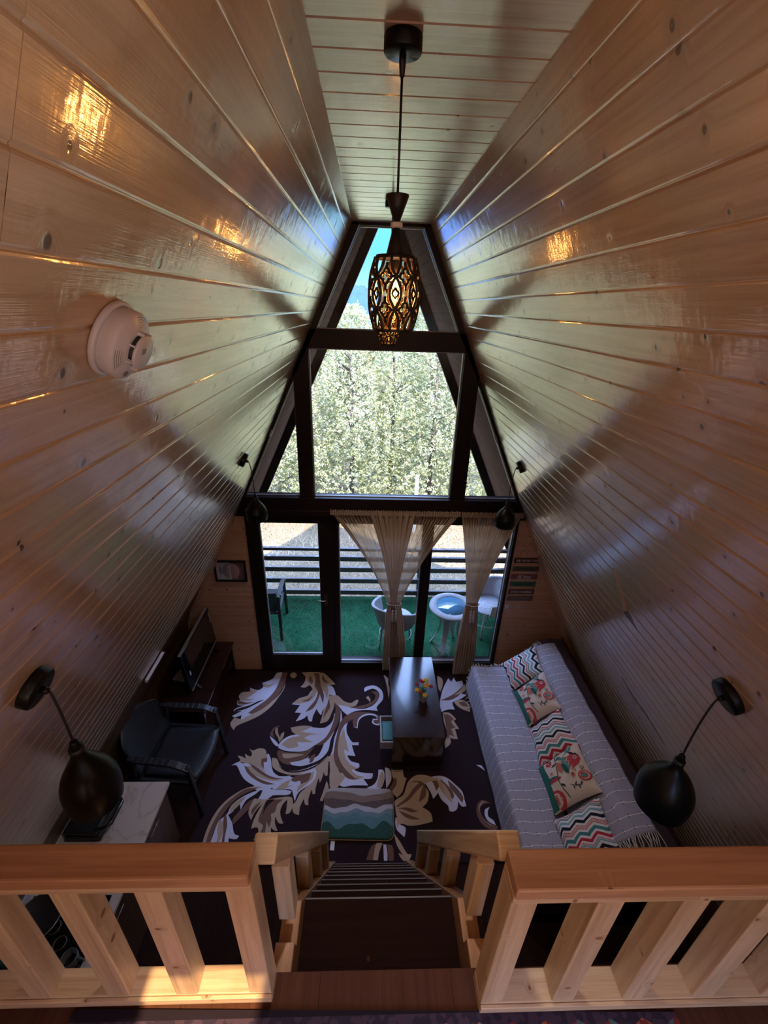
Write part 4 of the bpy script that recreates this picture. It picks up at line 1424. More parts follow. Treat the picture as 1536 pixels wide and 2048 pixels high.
# print: x = 0 far edge .. 1 near edge, y = 0 lower edge .. 1 upper edge
art = [(1, [(0.02, .0), (.98, .0), (.98, .16), (.86, .20), (.55, .19), (.55, .42), (.48, .42), (.44, .22), (.02, .16)])]
art += [(0, [(.98, .17), (.60, .22), (.62, .40), (.98, .40)])]
art += [(3, stroke([(.52, .20), (.535, .45), (.55, .46)], .055))]
art += flower(.13, .30, .075, 3)
art += flower(.07, .78, .075, 2) + [(2, stroke([(.12, .72), (.20, .62), (.24, .50)], .012)), (2, lf2(.20, .62, .10, .50, .035)), (2, lf2(.22, .58, .25, .76, .035))]
art += [(4, stroke([(.02, .46), (.30, .46), (.60, .40), (.92, .46)], .016)), (4, lf2(.16, .46, .12, .58, .022)), (4, lf2(.22, .46, .25, .34, .022)), (4, lf2(.66, .42, .74, .50, .02))]
# striped bird
art += [(5, [(.22, .48), (.40, .46), (.47, .52), (.42, .58), (.30, .58)]), (1, [(.30, .57), (.42, .57), (.50, .60), (.56, .66), (.48, .70), (.36, .66)]), (2, [(.27, .62), (.36, .66), (.48, .70), (.44, .75), (.30, .70)]),
        (3, [(.24, .68), (.32, .70), (.44, .75), (.52, .74), (.47, .82), (.44, .90), (.36, .96), (.27, .95), (.22, .88), (.22, .78)]),
        (4, stroke([(.27, .60), (.33, .63), (.36, .60), (.42, .65), (.46, .62), (.52, .67)], .018)), (0, stroke([(.25, .73), (.31, .70), (.34, .76), (.40, .72), (.43, .78), (.50, .75)], .014)),
        (4, [(.22, .88), (.17, .84), (.15, .78), (.20, .80), (.24, .86), (.30, .93), (.24, .93)]), (0, circ(.31, .88, .036, 10)), (4, circ(.31, .88, .018, 8))]
art += [(3, circ(.68, .90, .10, 18)), (0, circ(.68, .90, .075, 16)), (3, circ(.68, .90, .058, 16)), (2, circ(.68, .90, .042, 12))]
art += [(4, circ(.52, .92, .035, 12)), (0, circ(.52, .92, .026, 10)), (4, circ(.52, .92, .012, 8)), (5, circ(.60, .72, .045, 12)), (4, circ(.60, .72, .018, 8)), (3, circ(.53, .79, .022, 10)), (0, circ(.53, .79, .015, 10))]
art += [(3, circ(.86, .18, .17, 14, .20, 0, pi)), (0, circ(.86, .18, .12, 14, .14, 0, pi)), (5, circ(.86, .18, .09, 12, .10, 0, pi)), (4, circ(.86, .18, .045, 10, .05, 0, pi))]
art += [(4, stroke([(.74, .58), (.80, .66), (.82, .78)], .012)), (4, lf2(.78, .63, .86, .62, .012)), (4, lf2(.80, .66, .74, .72, .012)), (4, lf2(.81, .72, .88, .72, .012)), (4, lf2(.82, .76, .77, .82, .012))]
art += [(3, stroke([(.36, .27), (.42, .33)], .01)), (3, stroke([(.42, .27), (.36, .33)], .01)), (3, stroke([(.39, .25), (.39, .35)], .01))]
cushion('zigzag-striped cushion at the window end of the sofa', ((1.365, 3.545, .475), (1.665, 3.50, .78), (1.625, 3.125, .765), (1.365, 3.165, .47)), CH[0])
cushion('parrot and flower print cushion, the one nearer the window', ((1.375, 3.15, .47), (1.615, 3.12, .80), (1.64, 2.715, .765), (1.395, 2.745, .47)), CREAM, art=art)
cushion('zigzag-striped cushion in the middle between the two parrot cushions', ((1.395, 2.72, .47), (1.60, 2.69, .79), (1.645, 2.335, .765), (1.36, 2.355, .47)), CH[1])
cushion('parrot and flower print cushion, the one nearer the stairs', ((1.345, 2.345, .47), (1.615, 2.36, .80), (1.65, 1.965, .765), (1.34, 1.96, .47)), CREAM, art=art)
cushion('zigzag-striped cushion at the near end of the sofa, partly behind the railing', ((1.32, 1.93, .47), (1.595, 1.925, .78), (1.585, 1.555, .765), (1.32, 1.55, .47)), CH[2])
# ------------------------------------------------------------------ television and stand
ts = thing('television_stand', 'low black television stand along the left wall by the gable', 'television stand', (-1.88, 3.43, 0))
mb = MB(); mb.boxb(-2.13, -1.672, 2.93, 3.885, .435, .455); obj('top', mb, WENGE, ts, bevel=.002)
for y0 in (2.94, 3.845):
    mb = MB(); mb.boxb(-2.11, -1.69, y0, y0 + .03, 0.001, .4345); obj('side_panel', mb, WENGE, ts)
mb = MB(); mb.boxb(-2.11, -1.70, 2.971, 3.844, .20, .22); obj('shelf', mb, WENGE, ts)
mb = MB(); mb.boxb(-2.125, -2.112, 2.94, 3.875, .05, .434); obj('back_panel', mb, WENGE, ts)
tv = thing('television', 'flat black television standing on the low stand', 'television', (-1.87, 3.47, .455))
mb = MB()
Rt = Matrix.Rotation(radians(-4), 3, 'Y')
def tvp(x, y, z):
    return Vector((-1.865, 3.475, .50)) + Rt @ Vector((x, y, z))
mb.box(tvp(0, 0, .245), (.035, .74, .46), Rt); obj('screen_case', mb, GLOSSBLACK, tv, bevel=.004)
mb = MB(); mb.box(tvp(.0185, 0, .25), (.002, .715, .425), Rt); obj('screen', mb, plain('screen_glass', (.004, .004, .005), .05, coat=.3), tv)
mb = MB(); mb.box(tvp(.0192, 0, .018), (.004, .70, .012), Rt); obj('lower_bezel', mb, plain('silver_bezel', (.62, .66, .72), .2, metal=.6), tv)
mb = MB(); mb.box(tvp(.0, 0, .477), (.030, .735, .004), Rt); obj('upper_bezel', mb, bpy.data.materials['silver_bezel'], tv)
for s in (-1, 1):
    mb = MB()
    mb.bar(tvp(0, s * .25, .03), (-1.80, 3.475 + s * .27, .4635), .02, .012)
    mb.bar(tvp(0, s * .25, .03), (-1.97, 3.475 + s * .27, .4635), .02, .012)
    obj('foot', mb, BLACKPL, tv)
mb = MB(); mb.box(tvp(.021, .345, .36), (.002, .022, .14), Rt); obj('sticker', mb, plain('sticker_buff', (.42, .34, .30), .5), tv)
mb = MB(); mb.box(tvp(.021, -.30, .20), (.002, .018, .05), Rt); obj('sticker', mb, plain('sticker_white', (.6, .6, .65), .5), tv)
bk = MB()
bk.box((-2.055, 3.37, .468), (.12, .14, .024), Matrix.Rotation(radians(-12), 3, 'Z'))
o = obj('white_box', bk, plain('router_white', (.62, .55, .53), .5), None, (-2.055, 3.37, .4556), bevel=.003)
tag(o, 'small white set-top box on the television stand near the wall', 'box')
# white strip along the foot of the left boards
mb = MB()
a = on_wall(-1, 2.50, 1.615, .018); b_ = on_wall(-1, 2.24, 1.600, .018)
mb.bar(a, b_, .026, .022, (1, 0, -.4))
o = obj('cable_trunking', mb, plain('glossy_white', (.80, .80, .86), .12, coat=.8), None, tuple(b_), bevel=.003)
tag(o, 'short glossy white strip fixed at the lower edge of the left boards', 'strip')

# ------------------------------------------------------------------ woven plastic armchair (used indoors and on the deck)
RATT = None
def rattan():
    m, nt, b = new_mat('charcoal_plastic_rattan')
    g = NB(nt)
    uv = g.n('ShaderNodeUVMap').outputs[0]
    sp = g.n('ShaderNodeSeparateXYZ'); g.l(uv, sp.inputs[0])
    u, v = sp.outputs[0], sp.outputs[1]
    fu = g.math('ABSOLUTE', g.math('SUBTRACT', g.math('FRACT', g.math('MULTIPLY', u, 24)), .5))
    fv = g.math('ABSOLUTE', g.math('SUBTRACT', g.math('FRACT', g.math('MULTIPLY', v, 40)), .5))
    hole = g.math('MULTIPLY', g.math('LESS_THAN', fu, .28), g.math('LESS_THAN', fv, .22))
    g.l(g.mix(hole, (.030, .032, .040), (.004, .004, .005)), b.inputs['Base Color'])
    b.inputs['Roughness'].default_value = .42
    h = g.math('SUBTRACT', 1.0, hole)
    bp = g.n('ShaderNodeBump'); bp.inputs['Strength'].default_value = .9; bp.inputs['Distance'].default_value = .004
    g.l(h, bp.inputs['Height']); g.l(bp.outputs['Normal'], b.inputs['Normal'])
    return m
RATT = rattan()
CHP = plain('charcoal_plastic', (.020, .021, .026), .40)
def armchair(name, label):
    t = thing(name, label, 'chair')
    # faces +x, origin on the floor at the middle of the seat
    w = .27
    def seat(a, b_):
        x = .235 - .47 * a
        y = (-w + .035 + 2 * (w - .035) * b_) * (1 - .06 * a)
        return (x + .035 * (1 - (2 * b_ - 1) ** 2) * (1 - a), y, .43 - .012 * sin(pi * b_) - .02 * a - .02 * max(0, .12 - a) / .12)
    mb = MB(); mb.grid(12, 14, seat, (1, 1)); obj('seat', mb, RATT, t, solid=.012)
    def back(a, b_):
        y = (-w + .02 + 2 * (w - .02) * b_)
        cz = 1 - (2 * b_ - 1) ** 2
        z = .415 + (.33 + .075 * cz) * a
        x = -.232 - .13 * a - .05 * cz * (.3 + .7 * a) + .05 * (1 - cz) * a
        return (x, y * (1 - .04 * a), z)
    mb = MB(); mb.grid(16, 16, back, (1, 1)); obj('backrest', mb, RATT, t, solid=.012)
    mb = MB()
    pts = [back(1, k / 14) for k in range(15)]
    mb.tube([back(0, 0), back(.5, 0), back(.9, 0)] + pts + [back(.9, 1), back(.5, 1), back(0, 1)], .009, 8)
    obj('back_rim', mb, CHP, t)
    for s in (-1, 1):
        mb = MB()
        pts = []
        for k in range(11):
            q = k / 10
            pts.append(Vector((-.285 + .50 * q, s * (w + .008 - .015 * (1 - q)), .655 - .01 * q - .05 * max(0, q - .75) / .25)))
        for k in range(10):
            mb.bar(pts[k], pts[k + 1] + (pts[k + 1] - pts[k]) * .08, .058 - .018 * (k == 0), .022)
        obj('armrest', mb, CHP, t, bevel=.006)
    for sx in (-1, 1):
        for s in (-1, 1):
            mb = MB()
            top = Vector((.20, s * (w + .004), .62)) if sx > 0 else Vector((-.245, s * (w - .01), .64))
            ft = Vector((.245, s * (w + .012), 0)) if sx > 0 else Vector((-.315, s * (w + .005), 0))
            mb.bar(ft, top, .040, .034, (1, 0, 0))
            obj('leg', mb, CHP, t, bevel=.008)
    mb = MB()
    mb.bar((.215, -w, .40), (.215, w, .40), .03, .03)
    mb.bar((-.24, -w, .39), (-.24, w, .39), .03, .03)
    mb.bar((-.24, -w + .01, .395), (.215, -w + .01, .395), .03, .03); mb.bar((-.24, w - .01, .395), (.215, w - .01, .395), .03, .03)
    obj('seat_frame', mb, CHP, t, bevel=.004)
    return t
ch1 = armchair('armchair', 'charcoal woven-pattern plastic armchair between the marble-topped cabinet and the television stand')
ch1.location = (-1.745, 2.56, 0.001); ch1.rotation_euler = (0, 0, radians(-4))

# ------------------------------------------------------------------ kitchen cabinet under the upper floor
def marble():
    m, nt, b = new_mat('pale_marble_top')
    g = NB(nt)
    tc = g.n('ShaderNodeTexCoord')
    nz = g.n('ShaderNodeTexNoise'); nz.inputs['Scale'].default_value = 2.2; nz.inputs['Detail'].default_value = 8; nz.inputs['Distortion'].default_value = 1.2
    g.l(tc.outputs['Object'], nz.inputs['Vector'])
    d = g.math('ABSOLUTE', g.math('SUBTRACT', nz.outputs['Fac'], .5))
    vein = g.math('SUBTRACT', 1.0, g.ramp(d, .0, .022))
    g.l(g.mix(g.math('MULTIPLY', vein, .55), (.62, .56, .56), (.40, .26, .21)), b.inputs['Base Color'])
    b.inputs['Roughness'].default_value = .3
    return m
kc = thing('kitchen_cabinet', 'low walnut kitchen cabinet with a pale marble-look worktop by the left wall', 'cabinet', (-1.85, 1.4, 0))
mb = MB(); mb.boxb(-2.11, -1.595, .62, 2.075, .722, .75); obj('worktop', mb, marble(), kc, bevel=.003)
mb = MB(); mb.boxb(-2.10, -1.64, .64, 2.055, .08, .7215); obj('body', mb, CABINET, kc)
mb = MB(); mb.boxb(-2.09, -1.68, .66, 2.04, .001, .0795); obj('plinth', mb, BLACKPL, kc)
mb = MB(); mb.boxb(-2.135, -2.1105, .62, 2.075, .72, .80); obj('upstand', mb, plain('upstand_white', (.72, .72, .80), .2, coat=.5), kc)
for k, (y0, y1) in enumerate(((.645, 1.11), (1.115, 1.58), (1.585, 2.05))):
    mb = MB(); mb.boxb(-1.639, -1.62, y0, y1, .09, .715); d = obj('door', mb, CABINET, kc, bevel=.002)
    mb = MB()
    ym = (y0 + y1) / 2
    if k == 2:
        ym = 1.80
    if k == 1:
        ym = 1.32
    mb.tube([(-1.621, ym - .06, .66), (-1.597, ym - .06, .66), (-1.597, ym + .06, .66), (-1.621, ym + .06, .66)], .005, 8)
    obj('handle', mb, plain('bronze_handle', (.20, .15, .12), .3, metal=.9) if k == 0 else bpy.data.materials['bronze_handle'], d)
gr = thing('contact_grill', 'black electric contact grill with a loop handle on the marble worktop', 'grill', (-2.0, 1.82, .75))
mb = MB(); mb.box((-1.985, 1.80, .7785), (.23, .25, .045)); obj('base', mb, BLACKPL, gr, bevel=.012)
mb = MB(); mb.box((-1.99, 1.80, .826), (.22, .24, .044), Matrix.Rotation(radians(4), 3, 'Y')); obj('lid', mb, BLACKPL, gr, bevel=.015)
mb = MB(); mb.tube([(-1.90, 1.705, .835), (-1.85, 1.70, .85), (-1.815, 1.73, .855), (-1.812, 1.87, .855), (-1.85, 1.905, .85), (-1.90, 1.90, .835)], .014, 10); obj('handle', mb, plain('handle_black_gloss', (.008, .008, .012), .25, coat=.6), gr)
mb = MB()
mb.tube([(-2.09, 1.83, .77), (-2.125, 1.90, .79), (-2.128, 1.97, .85), (-2.105, 1.985, .82), (-2.07, 1.93, .756), (-2.03, 1.92, .756)], .003, 6)
obj('cord', mb, BLACKPL, gr)

hob = thing('gas_hob', 'black glass gas hob let into the worktop beneath the upper floor', 'hob', (-1.87, 1.15, .75))
mb = MB(); mb.boxb(-2.10, -1.645, .74, 1.385, .7505, .762); obj('glass_plate', mb, GLOSSBLACK, hob, bevel=.003)
RING = plain('burner_ring', (.22, .17, .17), .35, metal=.7)
for (x, y, r) in ((-1.885, 1.235, .034), (-1.81, 1.165, .034), (-1.93, .92, .05)):
    mb = MB(); mb.lathe([(r - .004, .0), (r, 0), (r, .008), (r - .004, .008), (r - .004, 0)], (x, y, .7625), n=28); obj('burner_ring', mb, RING, hob)
pan = thing('frying_pan', 'wide dark pan with a pale rim on the hob, seen between the left balusters', 'pan', (-2.01, 1.285, .771))
PANM = plain('dark_pan', (.035, .030, .034), .35)
mb = MB(); mb.lathe([(0, .002), (.085, .002), (.12, .035), (.122, .036), (.118, .036), (.083, .006), (0, .006)], (-1.985, 1.265, .771), n=40); obj('pan_body', mb, PANM, pan)
mb = MB(); mb.tube([(-1.985 + .121 * cos(2 * pi * k / 36), 1.265 + .121 * sin(2 * pi * k / 36), .807) for k in range(36)], .0028, 6, closed=True); obj('rim', mb, plain('pan_rim', (.45, .42, .48), .25, metal=.7), pan)
mb = MB(); mb.tube([(-1.985, 1.142, .80), (-1.985, 1.04, .825)], .011, 8); obj('handle', mb, BLACKPL, pan)
for k, (x, y, r, h, c, l) in enumerate(((-1.70, 1.09, .04, .07, (.11, .11, .13), 'grey mug on the worktop beside the hob, behind the second baluster from the stairs'), (-1.685, .985, .03, .06, (.02, .18, .24), 'small teal cup on the worktop at the foot of the left railing gap'), (-2.015, 1.08, .026, .10, (.03, .10, .11), 'small dark teal jar beside the pan on the hob'))):
    c_ = thing('mug' if k < 2 else 'jar', l, 'mug' if k < 2 else 'jar', (x, y, .7505 if k < 2 else .7625))
    z0 = .7505 if k < 2 else .7625
    mb = MB(); mb.lathe([(0, 0), (r * .85, 0), (r, h * .2), (r, h), (r - .004, h), (r - .005, .006), (0, .006)], (x, y, z0), n=24)
    obj('body', mb, plain('glaze_%s' % ('grey', 'teal', 'deep_teal')[k], c, .25, coat=.4), c_)
    if k < 2:
        mb = MB(); mb.tube([(x + r * .95, y, z0 + h * .8), (x + r * 1.6, y, z0 + h * .75), (x + r * 1.7, y, z0 + h * .4), (x + r * .95, y, z0 + h * .2)], .005, 8)
        obj('handle', mb, bpy.data.materials['glaze_%s' % ('grey', 'teal')[k]], c_)

# ------------------------------------------------------------------ picture, hanging sign, wall hooks
pf = thing('framed_picture', 'small black-framed abstract print in grey and pink left of the door', 'picture', (-1.6, YW - .005, 1.415))
mb = MB()
px0, px1, pz0, pz1 = -1.765, -1.428, 1.283, 1.545
for a in ((px0, px1, pz0, pz0 + .02), (px0, px1, pz1 - .02, pz1), (px0, px0 + .02, pz0 + .02, pz1 - .02), (px1 - .02, px1, pz0 + .02, pz1 - .02)):
    mb.boxb(a[0], a[1], YW - .012, YW + .011, a[2], a[3])
obj('frame', mb, BLACKPL, pf, bevel=.002)
mb = MB()
fr_ = lambda k: (lambda a, z: (a, YW + .004 - .0006 * k, z))
mb.flat([(px0 + .02, pz0 + .02), (px1 - .02, pz0 + .02), (px1 - .02, pz1 - .02), (px0 + .02, pz1 - .02)], fr_(0), 0)
mb.flat([(-1.59, pz0 + .02), (px1 - .02, pz0 + .02), (px1 - .02, pz1 - .02), (-1.59, pz1 - .02)], fr_(1), 1)
mb.flat(circ(-1.585, 1.415, .085, 20, .095, -pi / 2, pi / 2), fr_(2), 2)
mb.flat(circ(-1.60, 1.415, .085, 20, .095, pi / 2, 3 * pi / 2), fr_(2), 3)
for k in range(5):
    mb.flat([(-1.635 + .022 * k, pz0 + .03), (-1.622 + .022 * k, pz0 + .03), (-1.622 + .022 * k, 1.50 - .012 * k), (-1.635 + .022 * k, 1.50 - .012 * k)], fr_(3), (2, 0, 3, 4, 2)[k])
mb.flat(circ(-1.70, 1.42, .016, 12, .055), fr_(3), 3)
obj('print', mb, [plain('print_grey_white', (.62, .62, .68), .6), plain('print_brown', (.20, .13, .12), .6), plain('print_pink', (.55, .33, .31), .6), plain('print_grey', (.30, .30, .34), .6), plain('print_rose', (.45, .22, .20), .6)], pf)

sg = thing('hanging_sign', 'string of six painted wooden plaques with mottoes on the wall right of the glazing', 'sign', (1.575, YW, 1.35))
def fit_text(body, w, h, loc, mat, parent, shear=0.0, bold=.0):
    cu = bpy.data.curves.new('lettering', 'FONT')
    cu.body = body
    cu.size = 1
    cu.extrude = .01
    cu.offset = bold
    cu.shear = shear
    cu.align_x = 'CENTER'
    cu.align_y = 'CENTER'
    tmp = bpy.data.objects.new('lettering', cu)
    COL.objects.link(tmp)
    dg = bpy.context.evaluated_depsgraph_get()
    me = bpy.data.meshes.new_from_object(tmp.evaluated_get(dg))
    bpy.data.objects.remove(tmp)
    xs = [v.co.x for v in me.vertices]; ys_ = [v.co.y for v in me.vertices]
    cx_, cy_ = (min(xs) + max(xs)) / 2, (min(ys_) + max(ys_)) / 2
    sx, sy = w / (max(xs) - min(xs)), h / (max(ys_) - min(ys_))
    off = base_loc(parent)
    for v in me.vertices:
        x, y, z = v.co
        v.co = (loc[0] + (x - cx_) * sx - off.x, loc[1] - z * .05 - off.y, loc[2] + (y - cy_) * sy - off.z)
    me.materials.clear()
    me.materials.append(mat)
    o = bpy.data.objects.new('lettering', me)
    COL.objects.link(o)
    o.parent = parent
    return o
SGW = plain('sign_white', (.70, .64, .60), .7)
SGK = plain('sign_black', (.02, .025, .02), .7)
rows = [(1.605, 'BE POSITIVE', (.060, .018, .016), SGW, 0), (1.500, 'DREAM BIG', (.10, .085, .062), SGK, 0), (1.400, 'BE kind', (.20, .060, .045), SGW, .35), (1.302, 'WORK HARD', (.045, .13, .07), SGK, 0), (1.200, 'STAY HUMBLE', (.11, .030, .035), SGW, 0), (1.108, 'enjoy the moment', (.16, .10, .09), plain('sign_grey', (.30, .24, .23), .7), .3)]
ofx = 0
for k, (z, txt, col, tm, sh) in enumerate(rows):
    z -= .018
    mb = MB(); mb.boxb(1.432, 1.722, YW + .000, YW + .009, z - .030, z + .030)
    pq = obj('plaque', mb, plain('plaque_%s' % ('maroon', 'olive', 'brick', 'green', 'wine', 'mauve')[k], col, .75, var=.25, scale=30), sg, bevel=.002)
    fit_text(txt, (.235, .20, .155, .225, .235, .19)[k], (.030, .030, .040, .032, .028, .022)[k], (1.577, YW - .0005, z), tm, pq, sh, .01)
JUTE = plain('jute_string', (.16, .07, .04), .9)
mb = MB()
mb.tube([(1.455, YW + .003, 1.61), (1.575, YW + .003, 1.80), (1.70, YW + .003, 1.61)], .0018, 6)
obj('string', mb, JUTE, sg)
for k in range(5):
    for x in (1.450, 1.704):
        mb = MB(); mb.tube([(x, YW + .005, rows[k][0] - .046), (x, YW + .005, rows[k + 1][0] + .010)], .0016, 6)
        obj('string', mb, JUTE, sg)
mb = MB(); mb.lathe([(0, 0), (.006, 0), (.006, -.012), (0, -.012)], (1.575, YW + .010, 1.80), (0, 1, 0), 10); obj('nail', mb, CHROME, sg)
for k, (x, z) in enumerate(((1.448, .972), (1.575, .960))):
    h = thing('wall_hook', ('small white adhesive hook below the hanging sign, nearer the window', 'small metal adhesive hook below the hanging sign, nearer the corner')[k], 'hook', (x, YW, z))
    mb = MB(); mb.boxb(x - .022, x + .022, YW + .004, YW + .0115, z - .026, z + .022); obj('plate', mb, WHITEPL if k == 0 else plain('hook_ivory', (.60, .50, .42), .4), h, bevel=.004)
    mb = MB(); mb.tube([(x, YW + .003, z), (x, YW - .012, z - .018), (x, YW - .016, z - .008)], .003, 8); obj('peg', mb, CHROME, h)

# ------------------------------------------------------------------ smoke detector on the left slope
WN = Vector((cos(math.atan(SL)), 0, -sin(math.atan(SL))))       # inward normal of the left slope
c0 = on_wall(-1, .818, 3.938, .0)
sd = thing('smoke_detector', 'round white smoke detector on the left wall boards', 'smoke detector', tuple(c0))
mb = MB(); mb.lathe([(0, .0005), (.064, .0005), (.066, .003), (.066, .009), (.0635, .011), (.060, .011)], c0, WN, 48); obj('mount', mb, WHITEPL, sd)
mb = MB()
mb.lathe([(.059, .0095), (.059, .015), (.0605, .018), (.0605, .034), (.058, .038), (.036, .046), (.034, .047), (.0, .047)], c0, WN, 48)
bd = obj('body', mb, WHITEPL, sd)
mb = MB(); mb.lathe([(.0255, .047), (.0255, .055), (.029, .055), (.029, .0475)], c0, WN, 32); obj('sensor_gap', mb, BLACKPL, bd)
mb = MB(); mb.lathe([(0, .0545), (.031, .0545), (.0315, .057), (.030, .060), (.0, .0605)], c0, WN, 40); cap = obj('cap', mb, WHITEPL, sd)
e1 = WN.cross(Vector((0, 1, 0))).normalized(); e2 = WN.cross(e1)
for k in range(7):
    mb = MB()
    a = 2 * pi * k / 7 + .3
    p = c0 + e1 * cos(a) * .0315 + e2 * sin(a) * .0315 + WN * .047
    mb.bar(p, p + WN * .010, .003, .008, e1 * cos(a) + e2 * sin(a))
    obj('rib', mb, WHITEPL, bd)
mb = MB()
for q in range(5):
    r = .0395 + .0038 * q
    for a0 in (-.55, 1.55, 3.65):
        ar = [c0 + (e1 * cos(a0 + .7 * t / 8) + e2 * sin(a0 + .7 * t / 8)) * r + WN * (.0452 - (r - .036) * .36) for t in range(9)]
        mb.tube(ar, .0009, 5)
obj('vents', mb, GREYPL, bd)
mb = MB(); mb.lathe([(0, 0), (.005, 0), (.005, .002), (0, .002)], c0 + e1 * cos(2.9) * .046 + e2 * sin(2.9) * .046 + WN * .0425, (WN + (e1 * cos(2.9) + e2 * sin(2.9)) * .35).normalized(), 14)
obj('test_button', mb, GREYPL, bd)
mb = MB()
for k in range(4):
    mb.box(c0 + WN * .0607 + e2 * (.010 - .004 * k) + e1 * .004, (.0004, .012 - .002 * (k % 2), .0016), Matrix((WN, e1, e2)).transposed())
obj('print', mb, GREYPL, cap)
# ------------------------------------------------------------------ four black teardrop lamps hanging off the slopes
SHADE_IN = plain('shade_inside', (.03, .028, .025), .5)
def teardrop(label, s, y, z, sx, top_z, mouth_z, rad, base_r=.052):
    """s side, y/z of the base on the slope, sx x of the hanging axis"""
    c = on_wall(s, y, z, .0)
    n = Vector((-s * cos(math.atan(SL)), 0, -sin(math.atan(SL))))
    t = thing('hanging_wall_lamp', label, 'lamp', tuple(c), 'black teardrop lamps on the slopes')
    mb = MB(); mb.lathe([(0, .0006), (base_r, .0006), (base_r * 1.01, .004), (base_r, .024), (base_r * .93, .028), (0, .028)], c, n, 40); rose_ = obj('wall_rose', mb, MATBLACK, t)
    mb = MB()
    p0 = c + n * .026
    mb.lathe([(0, 0), (.010, 0), (.008, .018), (0, .020)], p0, n, 14)
    obj('gland', mb, MATBLACK, t)
    mb = MB()
    e = Vector((0, 0, -1)).cross(n).normalized()
    dn = n.cross(e).normalized()
    if dn.z > 0:
        dn = -dn
    mb.lathe([(0, 0), (.004, 0), (.0035, .004), (0, .005)], c + dn * (base_r + .0) + n * .014, dn, 10)
    obj('fixing_screw', mb, CHROME, t)
    p1 = p0 + n * .02
    A = Vector((sx, y, top_z))
    pts = []
    for k in range(15):
        q = k / 14
        h = p1 + n * .05 * min(1, q * 2)
        x = p1.x + (A.x - p1.x) * (1 - (1 - q) ** 2.2)
        zz = p1.z + (A.z - p1.z) * (q ** 1.35)
        pts.append((x, y, zz))
    mb = MB(); mb.tube(pts, .0034, 8); obj('cord', mb, BLACKPL, t)
    H = top_z - mouth_z
    R_ = rad
    prof = [(.0, H), (.010, H), (.0135, H * .93), (.016, H * .89), (.0165, H * .83), (.024, H * .74), (.045 * R_ / .083, H * .63), (R_ * .80, H * .50), (R_ * .96, H * .36), (R_, H * .24), (R_ * .985, H * .12), (R_ * .93, 0.0)]
    # refine into a smooth curve
    pr = []
    for i in range(len(prof) - 1):
        p_, q_ = prof[i], prof[i + 1]
        for k in range(3):
            pr.append((p_[0] + (q_[0] - p_[0]) * k / 3, p_[1] + (q_[1] - p_[1]) * k / 3))
    pr.append(prof[-1])
    sm_ = [pr[0]] + [((pr[i - 1][0] + pr[i][0] * 2 + pr[i + 1][0]) / 4, (pr[i - 1][1] + pr[i][1] * 2 + pr[i + 1][1]) / 4) for i in range(1, len(pr) - 1)] + [pr[-1]]
    o_ = Vector((sx, y, mouth_z))
    mb = MB(); mb.lathe(sm_, o_, (0, 0, 1), 48)
    inner = [(R_ * .93, 0.0), (R_ * .90, .001)] + [(max(r - .003, 0), h - .002) for r, h in sm_[::-1][2:-6]]
    mb.lathe(inner, o_, (0, 0, 1), 40, mi=1)
    obj('shade', mb, [MATBLACK, SHADE_IN], t)
    mb = MB(); mb.lathe([(.0135, H * .90), (.019, H * .90), (.019, H * .845), (.0165, H * .83)], o_, (0, 0, 1), 20); obj('collar', mb, BLACKPL, t)
    mb = MB(); mb.lathe([(0, H * .62), (.014, H * .60), (.014, H * .48), (.026, H * .34), (.028, H * .26), (.018, H * .16), (0, H * .13)], o_, (0, 0, 1), 20); obj('bulb', mb, plain('unlit_bulb', (.5, .5, .48), .3) if 'unlit_bulb' not in bpy.data.materials else bpy.data.materials['unlit_bulb'], t)
    return t
teardrop('black teardrop lamp hanging from the near left slope, above the kitchen worktop', -1, .804, 3.12, -.930, 2.915, 2.665, .075)
teardrop('black teardrop lamp hanging from the near right slope, above the near end of the sofa', 1, 1.029, 2.835, 1.045, 2.525, 2.235, .100, .060)
teardrop('small-looking black teardrop lamp hanging from the far left slope, in front of the door frame', -1, 2.921, 3.00, -.975, 2.735, 2.53, .079, .050)
teardrop('small-looking black teardrop lamp hanging from the far right slope, in front of the right curtain', 1, 3.305, 2.856, 1.043, 2.545, 2.31, .088, .050)

